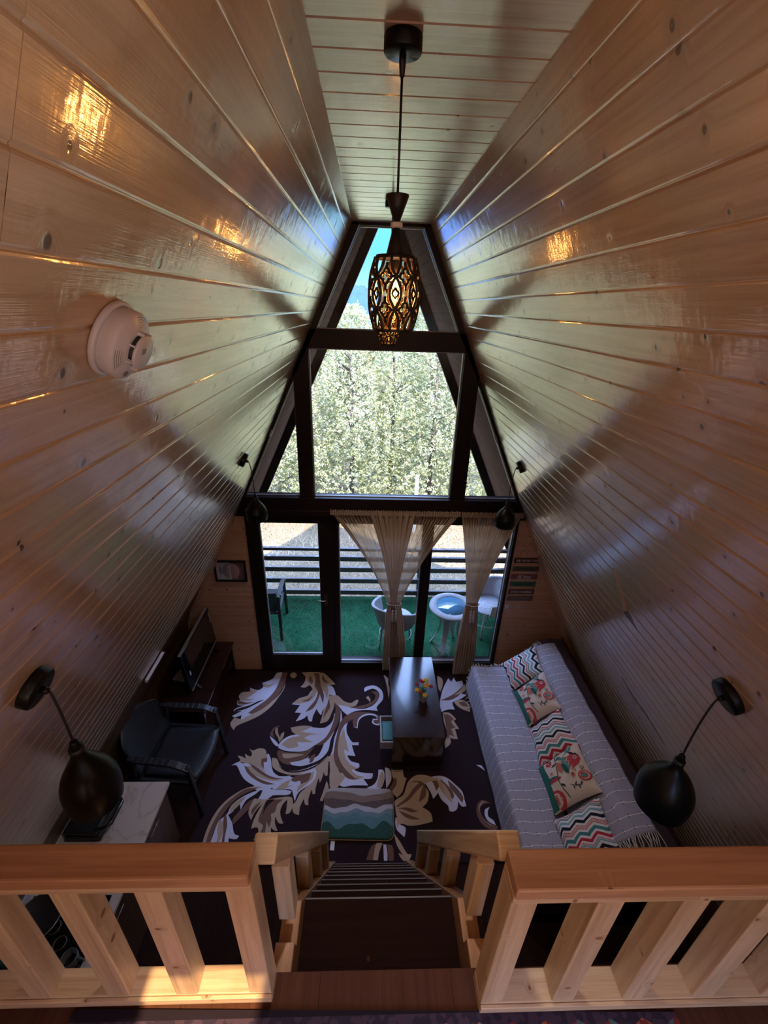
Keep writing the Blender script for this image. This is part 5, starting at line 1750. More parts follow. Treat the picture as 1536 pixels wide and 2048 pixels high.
# ------------------------------------------------------------------ two lantern pendants on the ceiling
COPPERBLACK = plain('brushed_dark_bronze', (.016, .011, .009), .40, spec=.4, var=.3, scale=60)
AMBER = glass('amber_glass', (1.0, .88, .74), .1)
def bulb_mat():
    m, nt, b = new_mat('glowing_filament')
    b.inputs['Base Color'].default_value = (1, .6, .2, 1)
    b.inputs['Emission Color'].default_value = (1.0, .42, .10, 1)
    b.inputs['Emission Strength'].default_value = 26
    return m
FIL = bulb_mat()
CRYSTAL = plain('crystal_bead', (.75, .68, .70), .08, spec=.8, coat=.6)
def lantern(label, x, y, zb, H=.197, R0=.073):
    """zb bottom of the basket, H its height"""
    t = thing('pendant_lantern', label, 'pendant lamp', (x, y, ZC), 'fretwork pendant lanterns')
    mb = MB(); mb.lathe([(0, -.0006), (.0445, -.0006), (.046, -.003), (.046, -.030), (.043, -.034), (0, -.034)], (x, y, ZC), n=44); obj('ceiling_rose', mb, MATBLACK, t)
    mb = MB(); mb.lathe([(.0, 0), (.0085, 0), (.0085, -.012), (.006, -.040), (.0, -.042)], (x, y, ZC - .034), n=16); obj('gland', mb, BLACKPL, t)
    zt = zb + H
    k = H / .197
    cone_b, waist = zt + .066 * k, zt + .078 * k
    mb = MB(); mb.tube([(x, y, ZC - .07), (x, y, (ZC + waist) / 2), (x, y, zt + .140 * k)], .0032, 8); obj('cord', mb, BLACKPL, t)
    mb = MB()
    mb.lathe([(0, zt + .140 * k), (.030, zt + .140 * k), (.031, zt + .137 * k), (.009, zt + .080 * k), (0, zt + .080 * k)], (x, y, 0), n=36)
    obj('upper_cone', mb, COPPERBLACK, t)
    mb = MB()
    for q in range(12):
        a = 2 * pi * q / 12
        mb.lathe([(0, -.0075), (.005, -.005), (.0055, 0), (.005, .005), (0, .0075)], (x + cos(a) * .0115, y + sin(a) * .0115, zt + .0715 * k), n=6, smooth=False)
    obj('crystal_ring', mb, CRYSTAL, t)
    mb = MB()
    mb.lathe([(0, zt + .064 * k), (.0105, zt + .064 * k), (.026, zt + .004 * k), (.026, zt), (0, zt)], (x, y, 0), n=36)
    obj('lower_cone', mb, COPPERBLACK, t)
    # fretwork basket: barrel shape
    def rad(h):
        q = (h / H - .5) * 2
        return R0 - (R0 - .0545) * abs(q) ** 2.1
    def sp(th, h):
        r = rad(h)
        return Vector((x + r * cos(th), y + r * sin(th), zb + h))
    mb = MB()
    mb.lathe([(0.024, H), (.0545, H), (.056, H - .006), (.055, H - .010), (.052, H - .008), (.024, H - .003)], (x, y, zb), n=44)
    mb.lathe([(.0545, 0), (.0575, 0), (.0585, .005), (.057, .009), (.053, .009), (.0535, 0)], (x, y, zb), n=44)
    NC = 8
    P_ = 2 * pi / NC
    W_ = .0042
    def rib(pts, w=W_):
        mb.tube([sp(a, h) for a, h in pts], w, 6)
    h1, h2 = H * .30, H * .72
    per = (h2 - h1) * 2
    def strand(c, sgn):
        pts = []
        for j in range(49):
            h = .006 + (H - .012) * j / 48
            pts.append((P_ * (c + .27 * sgn * sin(2 * pi * (h - h1) / per)), h))
        rib(pts)
    for c in range(NC):
        strand(c, 1)
        strand(c, -1)
        for row, hc in enumerate((h1, h2)):
            ac = P_ * (c + .5)
            rr = .0072
            for q in range(4):
                a0 = pi / 2 * q
                ccx, ccy = cos(a0) * .0088, sin(a0) * .0112
                arc = []
                for j in range(11):
                    an = a0 - radians(122) + radians(244) * j / 10
                    arc.append((ac + (ccx + cos(an) * rr) / rad(hc), hc + ccy + sin(an) * rr * 1.1))
                rib(arc, .0036)
            # links from the quatrefoil to the crossing points of the strands
            for sg_ in (-1, 1):
                rib([(ac + sg_ * .016 / rad(hc), hc), (P_ * (c + .5 + sg_ * .5), hc)], .0040)
            rib([(ac, hc + .0215), (ac, hc + .034)], .0038)
            rib([(ac, hc - .0215), (ac, hc - .034)], .0038)
        # little lozenges between two facing strands
        for hm in ((h1 + h2) / 2, h1 - per / 4, h2 + per / 4):
            if hm < .02 or hm > H - .02:
                continue
            d_ = .0090
            rib([(P_ * c, hm + d_ * 1.5), (P_ * c + d_ / rad(hm), hm), (P_ * c, hm - d_ * 1.5), (P_ * c - d_ / rad(hm), hm), (P_ * c, hm + d_ * 1.5)], .0036)
    obj('fretwork_basket', mb, COPPERBLACK, t)
    mb = MB(); mb.lathe([(.038, .012), (.040, .012), (.040, H - .016), (.038, H - .016), (.038, .012)], (x, y, zb), n=32); obj('amber_cylinder', mb, AMBER, t)
    mb = MB(); mb.lathe([(0, H - .01), (.013, H - .012), (.013, H - .045), (0, H - .046)], (x, y, zb), n=20); obj('lamp_holder', mb, BLACKPL, t)
    mb = MB(); mb.lathe([(.010, H * .77), (.013, H * .72), (.021, H * .55), (.022, H * .48), (.016, H * .38), (.0, H * .34)], (x, y, zb), n=24); bl = obj('bulb', mb, PANE_CLEAN, t)
    mb = MB()
    for q in range(4):
        a = pi / 2 * q
        mb.tube([(x + cos(a) * .004, y + sin(a) * .004, zb + H * .72), (x + cos(a) * .010, y + sin(a) * .010, zb + H * .55), (x + cos(a) * .006, y + sin(a) * .006, zb + H * .42)], .0018, 6)
    obj('filament', mb, FIL, bl)
    d = bpy.data.lights.new('lantern_light', 'POINT')
    d.energy = 1.6
    d.color = (1.0, .55, .20)
    d.shadow_soft_size = .016
    lo = bpy.data.objects.new('lantern_light', d)
    COL.objects.link(lo)
    lo.parent = t
    lo.location = Vector((x, y, zb + H * .55)) - Vector((x, y, ZC))
    d = bpy.data.lights.new('lower_room_fill', 'SPOT')      # added fill for the lower room, set under the basket
    d.energy = 13.0
    d.color = (1.0, .88, .78)
    d.spot_size = radians(86)
    d.spot_blend = .5
    d.shadow_soft_size = .045
    lo = bpy.data.objects.new('lower_room_fill', d)
    COL.objects.link(lo)
    lo.parent = t
    lo.location = Vector((x, y, zb - .003)) - Vector((x, y, ZC))
    return t
lantern('lit barrel-shaped fretwork lantern in front of the top window, nearer of the two', -.079, 1.398, 3.934)
lantern('second lit fretwork lantern farther back, only its foot showing below the nearer one', -.025, 3.15, 3.768)

# ------------------------------------------------------------------ curtains
def curtain_mat(name, alpha):
    m, nt, b = new_mat(name)
    nt.nodes.remove(b)
    g = NB(nt)
    out = nt.nodes.get('Material Output')
    uv = g.n('ShaderNodeUVMap').outputs[0]
    sp = g.n('ShaderNodeSeparateXYZ'); g.l(uv, sp.inputs[0])
    cb = g.n('ShaderNodeCombineXYZ')
    g.l(g.math('MULTIPLY', sp.outputs[0], 170), cb.inputs[0]); g.l(g.math('MULTIPLY', sp.outputs[1], 1.2), cb.inputs[1])
    nz = g.n('ShaderNodeTexNoise', noise_dimensions='2D'); nz.inputs['Scale'].default_value = 1; nz.inputs['Detail'].default_value = 3
    g.l(cb.outputs[0], nz.inputs['Vector'])
    col = g.mix(nz.outputs['Fac'], (.42, .295, .20), (.76, .58, .44))
    df = g.n('ShaderNodeBsdfDiffuse'); g.l(col, df.inputs[0])
    tl = g.n('ShaderNodeBsdfTranslucent'); g.l(col, tl.inputs[0])
    tr = g.n('ShaderNodeBsdfTransparent')
    m1 = g.n('ShaderNodeMixShader'); m1.inputs[0].default_value = .42
    g.l(df.outputs[0], m1.inputs[1]); g.l(tl.outputs[0], m1.inputs[2])
    m2 = g.n('ShaderNodeMixShader')
    g.l(g.math('MULTIPLY', g.ramp(nz.outputs['Fac'], .25, .65), alpha[1] - alpha[0]), m2.inputs[0])
    fac = g.math('ADD', g.math('MULTIPLY', g.ramp(nz.outputs['Fac'], .3, .6), alpha[1] - alpha[0]), alpha[0])
    g.l(fac, m2.inputs[0])
    g.l(tr.outputs[0], m2.inputs[1]); g.l(m1.outputs[0], m2.inputs[2])
    g.l(m2.outputs[0], out.inputs['Surface'])
    return m
CUR_T = curtain_mat('sheer_beige_curtain', (.50, .92))
CUR_O = curtain_mat('gathered_beige_curtain', (.92, 1.0))
def curtain(label, xa, xb, xt, zt, ztie, tw, xb0, xb1, zbot, nf, sheer):
    t = thing('curtain', label, 'curtain', (xt, YW - .07, zt), 'beige tied curtains')
    y0 = YW - .075
    def edge(side, q):                      # q 0 top .. 1 tie
        top = xa if side < 0 else xb
        e = xt + side * tw
        # slightly hollow sweep to the tie
        s_ = q ** 1.0
        return top + (e - top) * (s_ + .10 * sin(pi * s_))
    def make(name, a0, a1, mat, ph, dy, amp, nfold, jit):
        def fn(a, b_):
            q = a0 + (a1 - a0) * a
            if b_ < .52:
                r = b_ / .52
                l, rr = edge(-1, r), edge(1, r)
                z = zt + (ztie - zt) * r
                w = (1 - r) ** .8 * .9 + .1
                sag = 0
            else:
                r = (b_ - .52) / .48
                s_ = min(1, r * 1.5)
                l = (xt - tw) + (xb0 - (xt - tw)) * (s_ ** .8)
                rr = (xt + tw) + (xb1 - (xt + tw)) * (s_ ** .8)
                z = ztie + (zbot - ztie) * r
                w = .75
            x = l + (rr - l) * q
            f = sin(q * nfold * 2 * pi + ph + sin(q * 9) * jit) + .4 * sin(q * nfold * 4.7 * pi + ph * 2)
            tie = math.exp(-((z - ztie) / .06) ** 2)
            y = y0 + dy + amp * f * (.55 + .45 * w) * (1 - .45 * tie) - .02 * tie * cos((q - .5) * 3)
            zz = z + .006 * sin(q * 60) * (b_ < .03)
            return (x, y, zz)
        mb = MB(); mb.grid(nfold * 10, 46, fn, (2.2 * (a1 - a0), 2.0))
        return obj(name, mb, mat, t)
    make('sheer_panel' if sheer else 'fabric', 0, 1, CUR_T if sheer else CUR_O, .4, .012, .013, nf, 1.4)
    if sheer:
        make('gathered_folds', .30, .66, CUR_O, 1.3, -.012, .014, int(nf * .5), 1.0)
        make('hem', 0.0, .045, CUR_O, .5, -.002, .005, 2, 0)
        make('hem', .945, 1.0, CUR_O, .2, -.002, .006, 2, 0)
    # lower hanging part is always gathered
    def low(a, b_):
        s_ = min(1, b_ * 1.6)
        l = (xt - tw) + (xb0 - (xt - tw)) * s_ ** .8
        rr = (xt + tw) + (xb1 - (xt + tw)) * s_ ** .8
        z = ztie + .02 + (zbot - ztie) * b_
        q = a
        return (l + (rr - l) * q, y0 - .006 + .016 * sin(q * 9 * 2 * pi + 1 + sin(q * 7)) * (.4 + .6 * s_), z)
    mb = MB(); mb.grid(90, 20, low, (.9, 1.0)); obj('lower_fall', mb, CUR_O, t)
    # ruffled heading over the rod
    def head(a, b_):
        x = xa + (xb - xa) * a
        return (x, y0 - .012 + .010 * sin(a * nf * 13) * b_, zt - .035 + .055 * b_ + .006 * sin(a * nf * 9 + 1) * b_)
    mb = MB(); mb.grid(nf * 16, 5, head, (2, .1)); obj('heading', mb, CUR_O, t)
    # tie cord and tassels
    mb = MB()
    mb.tube([(xt + (tw + .010) * cos(2 * pi * k / 20), y0 - .004 + .036 * sin(2 * pi * k / 20), ztie + .004 * sin(4 * pi * k / 20)) for k in range(20)], .0055, 6, closed=True)
    tie = obj('tie_cord', mb, FRINGE, t)
    for dx in (-.012, .022):
        mb = MB()
        px_, py_ = xt + dx, y0 - .046
        mb.tube([(xt + dx * .5, y0 - .042, ztie), (px_, py_, ztie - .06)], .003, 6)
        mb.lathe([(0, -.055), (.009, -.062), (.012, -.075), (.008, -.088), (.006, -.092), (.012, -.100), (.014, -.115), (.008, -.125), (.010, -.130), (.020, -.21), (0, -.21)], (px_, py_, ztie), n=12)
        obj('tassel', mb, FRINGE, tie)
    return t
curtain('wide beige curtain gathered and tied in front of the middle pane', -.514, .775, .155, 2.175, 1.069, .070, .055, .315, .08, 36, True)
curtain('narrower beige curtain tied in front of the right-hand pane', .785, 1.41, 1.020, 2.172, 1.066, .065, .905, 1.150, .015, 22, False)
mb = MB()
mb.tube([(-1.36, YW - .062, 2.165), (1.40, YW - .062, 2.160)], .009, 10)
o = obj('curtain_rod', mb, plain('brown_metal_rod', (.06, .03, .025), .35, metal=.6), None, (0, YW - .062, 2.16))
tag(o, 'thin brown rod carrying both curtains below the beam', 'curtain rod')
for x in (-1.33, 1.30):
    mb = MB(); mb.bar((x, YW - .0205, 2.165), (x, YW - .07, 2.165), .016, .03)
    b2_ = obj('rod_bracket', mb, CHROME, o)
# ------------------------------------------------------------------ outdoors: roof overhang, deck, rails, furniture
for s, nm in ((-1, 'trim_17'), (1, 'trim_18')):
    mb = MB()
    k = hypot(1, SL)
    pl = [(half(z, o_), z) for z, o_ in ((-.05, .16), (4.9, .16))]
    outer = [(half(-.05, .16), -.05), (0.0, ZC + (XC + .16 * k) / SL)]
    inner = [(0.0, ZC + (XC - .105 * k) / SL), (half(-.05, -.105), -.05)]
    mb.prism([(s * a, z) for a, z in outer + inner], lambda a, z, d: (a, d, z), YE + .002, YE + .09)
    struct(nm, mb, DARK_WOOD)
def turf_mat():
    m, nt, b = new_mat('green_artificial_turf')
    g = NB(nt)
    tc = g.n('ShaderNodeTexCoord')
    n1 = g.n('ShaderNodeTexNoise'); n1.inputs['Scale'].default_value = 5; n1.inputs['Detail'].default_value = 4
    n2 = g.n('ShaderNodeTexNoise'); n2.inputs['Scale'].default_value = 90; n2.inputs['Detail'].default_value = 3
    g.l(tc.outputs['Object'], n1.inputs['Vector']); g.l(tc.outputs['Object'], n2.inputs['Vector'])
    c = g.mix(g.ramp(n1.outputs['Fac'], .35, .65), (.012, .10, .040), (.024, .15, .062))
    c = g.mix(g.ramp(n2.outputs['Fac'], .35, .65), g.mix(.5, c, (.004, .05, .02)), c)
    g.l(c, b.inputs['Base Color'])
    b.inputs['Roughness'].default_value = .9
    b.inputs['Specular IOR Level'].default_value = .2
    bp = g.n('ShaderNodeBump'); bp.inputs['Strength'].default_value = 1; bp.inputs['Distance'].default_value = .01
    g.l(n2.outputs['Fac'], bp.inputs['Height']); g.l(bp.outputs['Normal'], b.inputs['Normal'])
    return m
TURF = turf_mat()
mb = MB(); mb.boxb(-3.2, 3.2, YW + .125, 5.42, -.16, -.03); struct('floor', mb, CABINET)
mb = MB(); mb.boxb(-3.0, 3.0, YW + .125, 5.385, -.029, -.004)
o = obj('turf', mb, TURF, None, (0, 4.6, -.029)); tag(o, 'green artificial turf covering the deck outside the glazing', 'turf')
# turf pile
mb = MB()
for k in range(5200):
    x, y = random.uniform(-2.1, 2.1), random.uniform(YW + .14, 5.38)
    a = random.uniform(0, pi); h = random.uniform(.012, .026); dx, dy = cos(a) * .0035, sin(a) * .0035
    lx, ly = random.uniform(-.012, .012), random.uniform(-.012, .012)
    b = len(mb.v)
    mb.v += [(x - dx, y - dy, -.004), (x + dx, y + dy, -.004), (x + lx, y + ly, h - .004)]
    mb.face((b, b + 1, b + 2))
o = obj('turf_blades', mb, TURF, None, (0, 4.6, -.004)); tag(o, 'short green blades of the turf on the deck', 'turf', kind='stuff')

RAILM = plain('grey_painted_steel', (.115, .10, .11), .28, coat=.7, var=.05)
br = thing('deck_railing', 'dark grey horizontal-bar railing at the edge of the turfed deck', 'railing', (0, 5.45, 0))
for k, z in enumerate((.815, .672, .485, .285, .075)):
    mb = MB(); mb.boxb(-2.6, 2.6, 5.42, 5.47, z - (.045 if k == 0 else .075), z); obj('bar', mb, RAILM, br, bevel=.003)
for x in (-1.95, .66, 2.3):
    mb = MB(); mb.boxb(x - .04, x + .04, 5.4705, 5.55, -.3, .80); obj('post', mb, plain('weathered_post', (.20, .19, .20), .7, var=.2, scale=8) if x < 0 else bpy.data.materials['weathered_post'], br, bevel=.003)

# dark armchair on the deck: the same model as indoors
ch2 = copy_tree(ch1)
ch2['label'] = 'charcoal plastic armchair outside on the turf behind the glass door'
ch1['group'] = ch2['group'] = 'charcoal plastic armchairs'
ch2.location = (-1.545, 4.72, -.003); ch2.rotation_euler = (0, 0, radians(94))

# white wicker table and two tub chairs
def wick():
    m, nt, b = new_mat('white_wicker')
    g = NB(nt)
    uv = g.n('ShaderNodeUVMap').outputs[0]
    sp = g.n('ShaderNodeSeparateXYZ'); g.l(uv, sp.inputs[0])
    a = g.math('SINE', g.math('MULTIPLY', sp.outputs[0], 420))
    c = g.math('SINE', g.math('MULTIPLY', sp.outputs[1], 420))
    h = g.math('MULTIPLY', a, c)
    g.l(g.mix(g.ramp(h, -1, .3), (.36, .35, .38), (.72, .70, .72)), b.inputs['Base Color'])
    b.inputs['Roughness'].default_value = .5
    bp = g.n('ShaderNodeBump'); bp.inputs['Strength'].default_value = .8; bp.inputs['Distance'].default_value = .004
    g.l(h, bp.inputs['Height']); g.l(bp.outputs['Normal'], b.inputs['Normal'])
    return m
WICK = wick()
tx, ty, tz = .915, 4.30, .665
wt = thing('wicker_table', 'round white wicker table with a glass centre, on the turf behind the right curtain', 'table', (tx, ty, -.003))
mb = MB(); mb.lathe([(.185, .0), (.19, .012), (.25, .016), (.275, .005), (.278, -.012), (.25, -.022), (.19, -.012), (.185, 0)], (tx, ty, tz), n=56)
for q in range(len(mb.uv)):
    mb.uv[q] = [(u_ * 1.6, v_ * .6) for u_, v_ in mb.uv[q]]
obj('rim', mb, WICK, wt)
mb = MB(); mb.lathe([(0, .002), (.187, .002), (.187, .008), (0, .008)], (tx, ty, tz), n=48)
obj('glass_top', mb, plain('blue_tinted_glass', (.10, .28, .42), .03, spec=1.0, coat=1.0, var=.01), wt)
mb = MB(); mb.lathe([(.15, -.03), (.155, -.03), (.165, -.11), (.16, -.11), (.15, -.03)], (tx, ty, tz), n=32); obj('apron', mb, WICK, wt)
for q in range(4):
    a = pi / 4 + pi / 2 * q + .25
    mb = MB()
    pts = []
    for k in range(9):
        s_ = k / 8
        r = .15 - .055 * sin(pi * s_ * .9) + .10 * s_ ** 2
        pts.append((tx + cos(a) * r, ty + sin(a) * r, tz - .05 - (tz - .045) * s_))
    for k in range(8):
        w_ = .10 - .07 * (k / 8)
        mb.bar(pts[k], Vector(pts[k + 1]) + (Vector(pts[k + 1]) - Vector(pts[k])) * .05, w_, .016, (cos(a), sin(a), .1))
    obj('leg', mb, WICK, wt, bevel=.004)
def tub(label):
    t = thing('wicker_chair', label, 'chair', (0, 0, 0), 'white wicker tub chairs')
    mb = MB(); mb.lathe([(0, .40), (.20, .40), (.225, .412), (.22, .428), (0, .435)], n=36)
    for q in range(len(mb.uv)):
        mb.uv[q] = [(u_ * 1.2, v_) for u_, v_ in mb.uv[q]]
    obj('seat', mb, WICK, t)
    # shell wraps the back and sides; opens towards +x
    def shell(a, b_):
        an = radians(62) + radians(236) * a
        cz = sin(pi * a)
        z = .40 + (.20 + .13 * max(0, cz) ** 2.2) * b_
        r = .235 + .055 * b_ + .02 * b_ * cz
        return (r * cos(an) * .98, r * sin(an), z)
    mb = MB(); mb.grid(40, 10, shell, (1.2, .4)); obj('backrest', mb, WICK, t, solid=.014)
    mb = MB(); mb.tube([shell(k / 40, 1) for k in range(41)], [.016 + .006 * (1 - sin(pi * k / 40)) for k in range(41)], 10); obj('rim', mb, WICK, t)
    for q in range(4):
        a = pi / 4 + pi / 2 * q
        mb = MB(); mb.tube([(.19 * cos(a), .19 * sin(a), .41), (.225 * cos(a), .225 * sin(a), .0)], [.014, .012], 8); obj('leg', mb, WICK, t)
    mb = MB(); mb.tube([(.205 * cos(2 * pi * k / 24), .205 * sin(2 * pi * k / 24), .20) for k in range(24)], .007, 6, closed=True); obj('stretcher', mb, WICK, t)
    return t
c1 = tub('white wicker tub chair seen from behind, beside the wide curtain')
c1.location = (.235, 4.36, -.003); c1.rotation_euler = (0, 0, radians(70))
c2 = copy_tree(c1)
c2['label'] = 'white wicker tub chair at the far right of the deck, beyond the wicker table'
c2.location = (1.49, 4.66, -.003); c2.rotation_euler = (0, 0, radians(200))

# ------------------------------------------------------------------ ground, straw, fence
def ground_mat():
    m, nt, b = new_mat('dry_grass_ground')
    g = NB(nt)
    tc = g.n('ShaderNodeTexCoord')
    n1 = g.n('ShaderNodeTexNoise'); n1.inputs['Scale'].default_value = 1.3; n1.inputs['Detail'].default_value = 6
    n2 = g.n('ShaderNodeTexNoise'); n2.inputs['Scale'].default_value = 30; n2.inputs['Detail'].default_value = 5
    g.l(tc.outputs['Object'], n1.inputs['Vector']); g.l(tc.outputs['Object'], n2.inputs['Vector'])
    c = g.mix(g.ramp(n1.outputs['Fac'], .35, .65), (.26, .175, .105), (.20, .15, .085))
    c = g.mix(g.ramp(n2.outputs['Fac'], .4, .62), g.mix(.6, c, (.065, .05, .035)), c)
    g.l(c, b.inputs['Base Color'])
    b.inputs['Roughness'].default_value = 1
    b.inputs['Specular IOR Level'].default_value = .1
    bp = g.n('ShaderNodeBump'); bp.inputs['Strength'].default_value = 1; bp.inputs['Distance'].default_value = .03
    g.l(n2.outputs['Fac'], bp.inputs['Height']); g.l(bp.outputs['Normal'], b.inputs['Normal'])
    return m
GROUND = ground_mat()
def gh(x, y):
    return -.42 - .02 * sin(x * 1.3 + y) - .015 * sin(y * 2.1 - x) - .10 * max(0, y - 9) * .2
mb = MB()
mb.grid(60, 60, lambda a, b_: (-30 + 60 * a, -30 + 150 * b_, gh(-30 + 60 * a, -30 + 150 * b_) - .02), (1, 1), 0)
struct('floor', mb, GROUND)
STRAW = plain('dry_straw', (.40, .30, .18), .9, var=.25, scale=2)
mb = MB()
for k in range(5200):
    x, y = random.uniform(-3.2, 3.6), random.uniform(5.6, 9.6)
    z = gh(x, y) - .02
    a = random.uniform(0, 2 * pi); h = random.uniform(.04, .16)
    lx, ly = cos(a) * h * random.uniform(.3, 1.5), sin(a) * h * random.uniform(.3, 1.5)
    b = len(mb.v)
    px_, py_ = -sin(a) * .005, cos(a) * .005
    mb.v += [(x - px_, y - py_, z), (x + px_, y + py_, z), (x + lx, y + ly, z + h)]
    mb.face((b, b + 1, b + 2))
o = obj('dry_grass', mb, STRAW, None, (0, 7.5, -.44)); tag(o, 'straw-coloured dry grass beyond the deck railing', 'grass', kind='stuff')
# bleached weeds poking up by the railing
for (cx_, cy_) in ((-1.80, 5.85), (.95, 6.0), (1.75, 5.8)):
    mb = MB()
    z = gh(cx_, cy_) - .02
    for k in range(26):
        a = random.uniform(0, 2 * pi); l = random.uniform(.3, .8)
        dx, dy = cos(a) * l * .35, sin(a) * l * .2
        pts = [(cx_ + dx * .1, cy_ + dy * .1, z), (cx_ + dx * .5, cy_ + dy * .5, z + l * .55), (cx_ + dx, cy_ + dy, z + l)]
        mb.tube(pts, [.003, .0025, .001], 4)
        for q in range(3):
            t_ = random.uniform(.4, 1)
            p_ = Vector(pts[0]).lerp(Vector(pts[2]), t_)
            mb.tube([p_, p_ + Vector((random.uniform(-.08, .08), random.uniform(-.06, .06), random.uniform(.02, .09)))], [.002, .001], 4)
    o = obj('dry_weed', mb, plain('bleached_stalks', (.72, .66, .54), .9) if 'bleached_stalks' not in bpy.data.materials else bpy.data.materials['bleached_stalks'], None, (cx_, cy_, z))
    tag(o, {-1.80: 'bleached dry weed stalks behind the railing, seen through the door', .95: 'bleached dry weed stalks behind the railing above the wicker table', 1.75: 'bleached dry weed stalks behind the railing at the far right'}[cx_], 'weed', 'dry weeds by the railing')
# wire fence in front of the hedge
wf = thing('wire_fence', 'chain-link fence standing before the hedge at the left', 'fence', (-2.2, 8.9, -.45))
mb = MB()
for k in range(46):
    x = -4.2 + k * .075
    mb.tube([(x, 8.9, -.45), (x + .62, 8.9, .62)], .0028, 3)
    mb.tube([(x + .62, 8.904, -.45), (x, 8.904, .62)], .0028, 3)
obj('mesh', mb, plain('dark_wire', (.06, .06, .07), .5), wf)
for x in (-3.4, -1.9, -.4):
    mb = MB(); mb.tube([(x, 8.93, -.5), (x, 8.93, .68)], .025, 8); obj('post', mb, plain('fence_post_grey', (.18, .18, .19), .6) if x < -3 else bpy.data.materials['fence_post_grey'], wf)
mb = MB(); mb.boxb(.835, .905, 8.35, 8.40, -.5, .86)
o = obj('marker_post', mb, plain('white_post', (.80, .80, .80), .6), None, (.87, 8.37, -.5)); tag(o, 'slim white post standing in front of the hedge', 'post')

# ------------------------------------------------------------------ hedge trees
def leafy(name, c, hgt):
    pass
def foliage_mat(name, a, b_):
    m, nt, b = new_mat(name)
    nt.nodes.remove(b)
    g = NB(nt)
    out = nt.nodes.get('Material Output')
    tc = g.n('ShaderNodeTexCoord')
    nz = g.n('ShaderNodeTexNoise'); nz.inputs['Scale'].default_value = 2.3; nz.inputs['Detail'].default_value = 4
    g.l(tc.outputs['Object'], nz.inputs['Vector'])
    nz2 = g.n('ShaderNodeTexWhiteNoise'); g.l(tc.outputs['Object'], nz2.inputs['Vector'])
    n3 = g.n('ShaderNodeTexNoise'); n3.inputs['Scale'].default_value = 17
    g.l(tc.outputs['Object'], n3.inputs['Vector'])
    f = g.math('ADD', g.math('MULTIPLY', g.ramp(nz.outputs['Fac'], .35, .65), .5), g.math('MULTIPLY', g.ramp(n3.outputs['Fac'], .35, .65), .5))
    col = g.mix(f, a, b_)
    df = g.n('ShaderNodeBsdfDiffuse'); g.l(col, df.inputs[0])
    tl = g.n('ShaderNodeBsdfTranslucent'); g.l(col, tl.inputs[0])
    gl = g.n('ShaderNodeBsdfGlossy'); gl.inputs['Roughness'].default_value = .45; gl.inputs[0].default_value = (.8, .8, .7, 1)
    m1 = g.n('ShaderNodeMixShader'); m1.inputs[0].default_value = .25
    g.l(df.outputs[0], m1.inputs[1]); g.l(tl.outputs[0], m1.inputs[2])
    m2 = g.n('ShaderNodeMixShader'); m2.inputs[0].default_value = .12
    g.l(m1.outputs[0], m2.inputs[1]); g.l(gl.outputs[0], m2.inputs[2])
    g.l(m2.outputs[0], out.inputs['Surface'])
    return m
FOL = [foliage_mat('hedge_foliage_pale', (.36, .37, .17), (.54, .51, .28)), foliage_mat('hedge_foliage_green', (.30, .335, .13), (.48, .47, .23)), foliage_mat('dry_foliage', (.42, .26, .13), (.50, .39, .25))]
TRUNK = plain('grey_trunk', (.14, .11, .09), .9, var=.2, scale=10)
def shape_r(q, wmax):
    return wmax * (min(1, q * 5 + .5)) * (1 - max(0, (q - .72) / .28) ** 1.6 * .85)
def tree(label, x, y, h, w, n, mi, leaf_l=.075, name='hedge_tree', cat='tree', group='tall hedge trees beyond the lawn', seedk=0):
    z0 = gh(x, y) - .05
    t = thing(name, label, cat, (x, y, z0), group)
    rng = random.Random(int(x * 1000) + seedk)
    mb = MB()
    mb.tube([(x, y, z0), (x + .04, y + .02, z0 + h * .4), (x, y, z0 + h * .85)], [.06, .045, .015], 7)
    for k in range(26):
        q = rng.uniform(.1, .9); a = rng.uniform(0, 2 * pi)
        r = shape_r(q, w) * .9
        mb.tube([(x, y, z0 + h * q), (x + cos(a) * r * .6, y + sin(a) * r * .6, z0 + h * q + r * .35), (x + cos(a) * r, y + sin(a) * r, z0 + h * q + r * .7)], [.016, .009, .003], 4)
    obj('trunk', mb, TRUNK, t)
    mb = MB()
    V, F = mb.v, mb.f
    # sprays: clusters of narrow leaves around twig ends
    ns = n // 9
    for k in range(ns):
        q = rng.random()
        a = rng.uniform(0, 2 * pi)
        rmax = shape_r(q, w) * (1 + .16 * sin(a * 3 + q * 9) + .12 * sin(a * 5 - q * 23 + seedk))
        rr = rmax * (rng.random() ** .18)
        c = Vector((x + cos(a) * rr, y + sin(a) * rr, z0 + h * (.01 + q * .99) + rng.uniform(-.1, .1)))
        ax = Vector((cos(a) * .8, sin(a) * .8, rng.uniform(-.2, 1.1))).normalized()
        for j in range(9):
            d = (ax * .7 + Vector((rng.uniform(-1, 1), rng.uniform(-1, 1), rng.uniform(-.9, .9)))).normalized()
            l = leaf_l * rng.uniform(.6, 1.25)
            s_ = d.cross(Vector((rng.uniform(-1, 1), rng.uniform(-1, 1), rng.uniform(-1, 1))))
            if s_.length < .01:
                continue
            s_.normalize(); s_ *= l * .19
            o_ = c + ax * (j * .012 - .04)
            b = len(V)
            m_ = o_ + d * l * .5
            V.extend([tuple(o_), tuple(m_ + s_), tuple(o_ + d * l), tuple(m_ - s_)])
            F.append((b, b + 1, b + 2, b + 3)); mb.uv.append([(0, 0)] * 4); mb.mi.append(0); mb.sm.append(False)
    obj('foliage', mb, FOL[mi], t)
    return t
K = 1.0
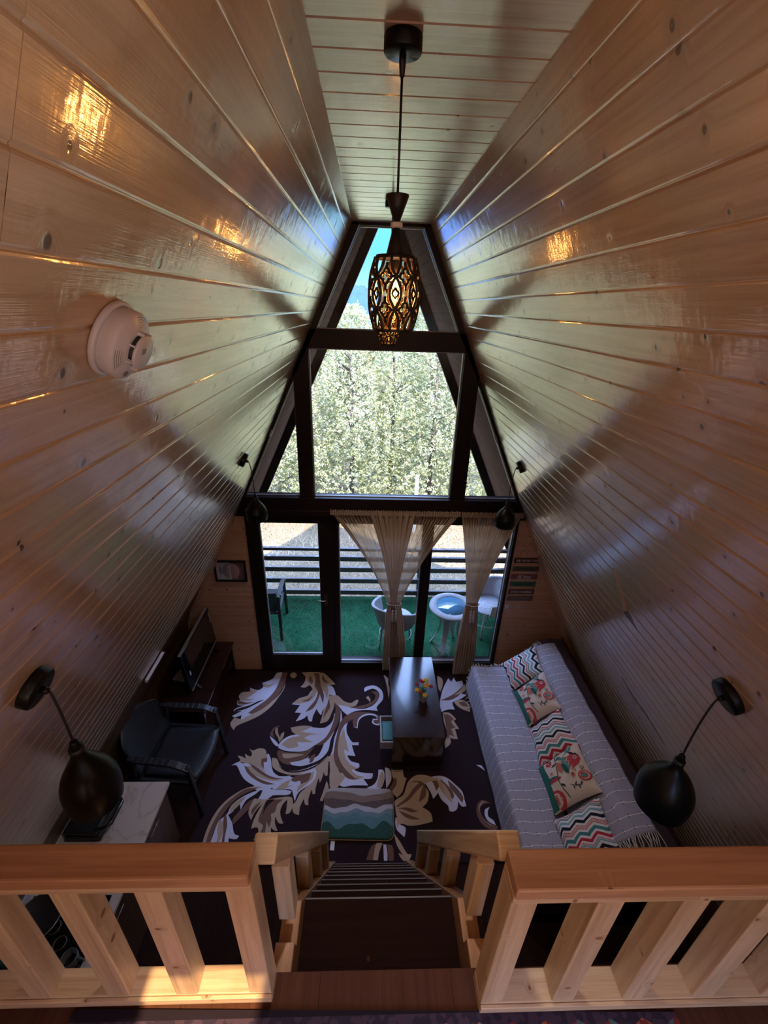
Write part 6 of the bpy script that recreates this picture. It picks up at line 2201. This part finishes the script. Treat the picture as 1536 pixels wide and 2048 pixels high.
specs = [(-3.6, 9.6, 4.9, .95, 1), (-2.5, 9.3, 4.6, .90, 0), (-1.5, 9.6, 4.45, .85, 1), (-.55, 9.3, 4.45, .85, 0), (.35, 9.6, 4.65, .85, 1), (1.25, 9.35, 4.95, .80, 0), (2.2, 9.6, 4.8, .90, 1), (3.3, 9.4, 4.9, .95, 0), (4.3, 9.9, 5.0, .95, 1), (-4.7, 9.9, 5.0, .95, 0)]
ord_ = ['leftmost but one', 'third', 'fourth', 'fifth', 'sixth', 'seventh', 'eighth', 'ninth', 'rightmost', 'leftmost']
for k, (x, y, h, w, mi) in enumerate(specs):
    tree('tall pale green hedge tree beyond the deck, %s counted from the left' % ord_[k], x, y, h, w, 42000 if abs(x) < 3 else 16000, mi, .058, seedk=k)
back = [(-2.0, 12.5, 3.95, 1.2, 2, 'rust-tinged dry tree rising behind the hedge at the left of the top window'), (.2, 12.8, 4.1, 1.2, 0, 'pale tree behind the hedge in the middle of the top window'), (2.0, 12.2, 5.0, 1.2, 0, 'pale green tree behind the hedge at the right of the top window'), (-4.2, 12.6, 5.3, 1.3, 0, 'pale tree behind the far left end of the hedge'), (4.2, 12.6, 5.4, 1.3, 2, 'dry tree behind the far right end of the hedge')]
for k, (x, y, h, w, mi, l) in enumerate(back):
    tree(l, x, y, h, w, 9000, mi, .09, 'background_tree', 'tree', 'trees behind the hedge', 50 + k)

# far mountain, distance haze put into its blue base colour
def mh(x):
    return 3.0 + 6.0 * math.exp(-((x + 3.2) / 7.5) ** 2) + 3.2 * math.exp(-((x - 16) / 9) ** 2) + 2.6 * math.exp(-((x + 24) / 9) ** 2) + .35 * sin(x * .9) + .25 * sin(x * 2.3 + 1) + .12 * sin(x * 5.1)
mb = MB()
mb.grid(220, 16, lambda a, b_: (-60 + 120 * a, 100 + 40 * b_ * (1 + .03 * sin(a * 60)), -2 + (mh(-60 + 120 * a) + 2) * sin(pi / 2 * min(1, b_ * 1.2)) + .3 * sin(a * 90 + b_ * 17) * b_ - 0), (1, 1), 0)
o = obj('mountain', mb, plain('haze_blue_slope', (.032, .060, .115), 1, var=.12, scale=.2, spec=0), None, (0, 110, -2))
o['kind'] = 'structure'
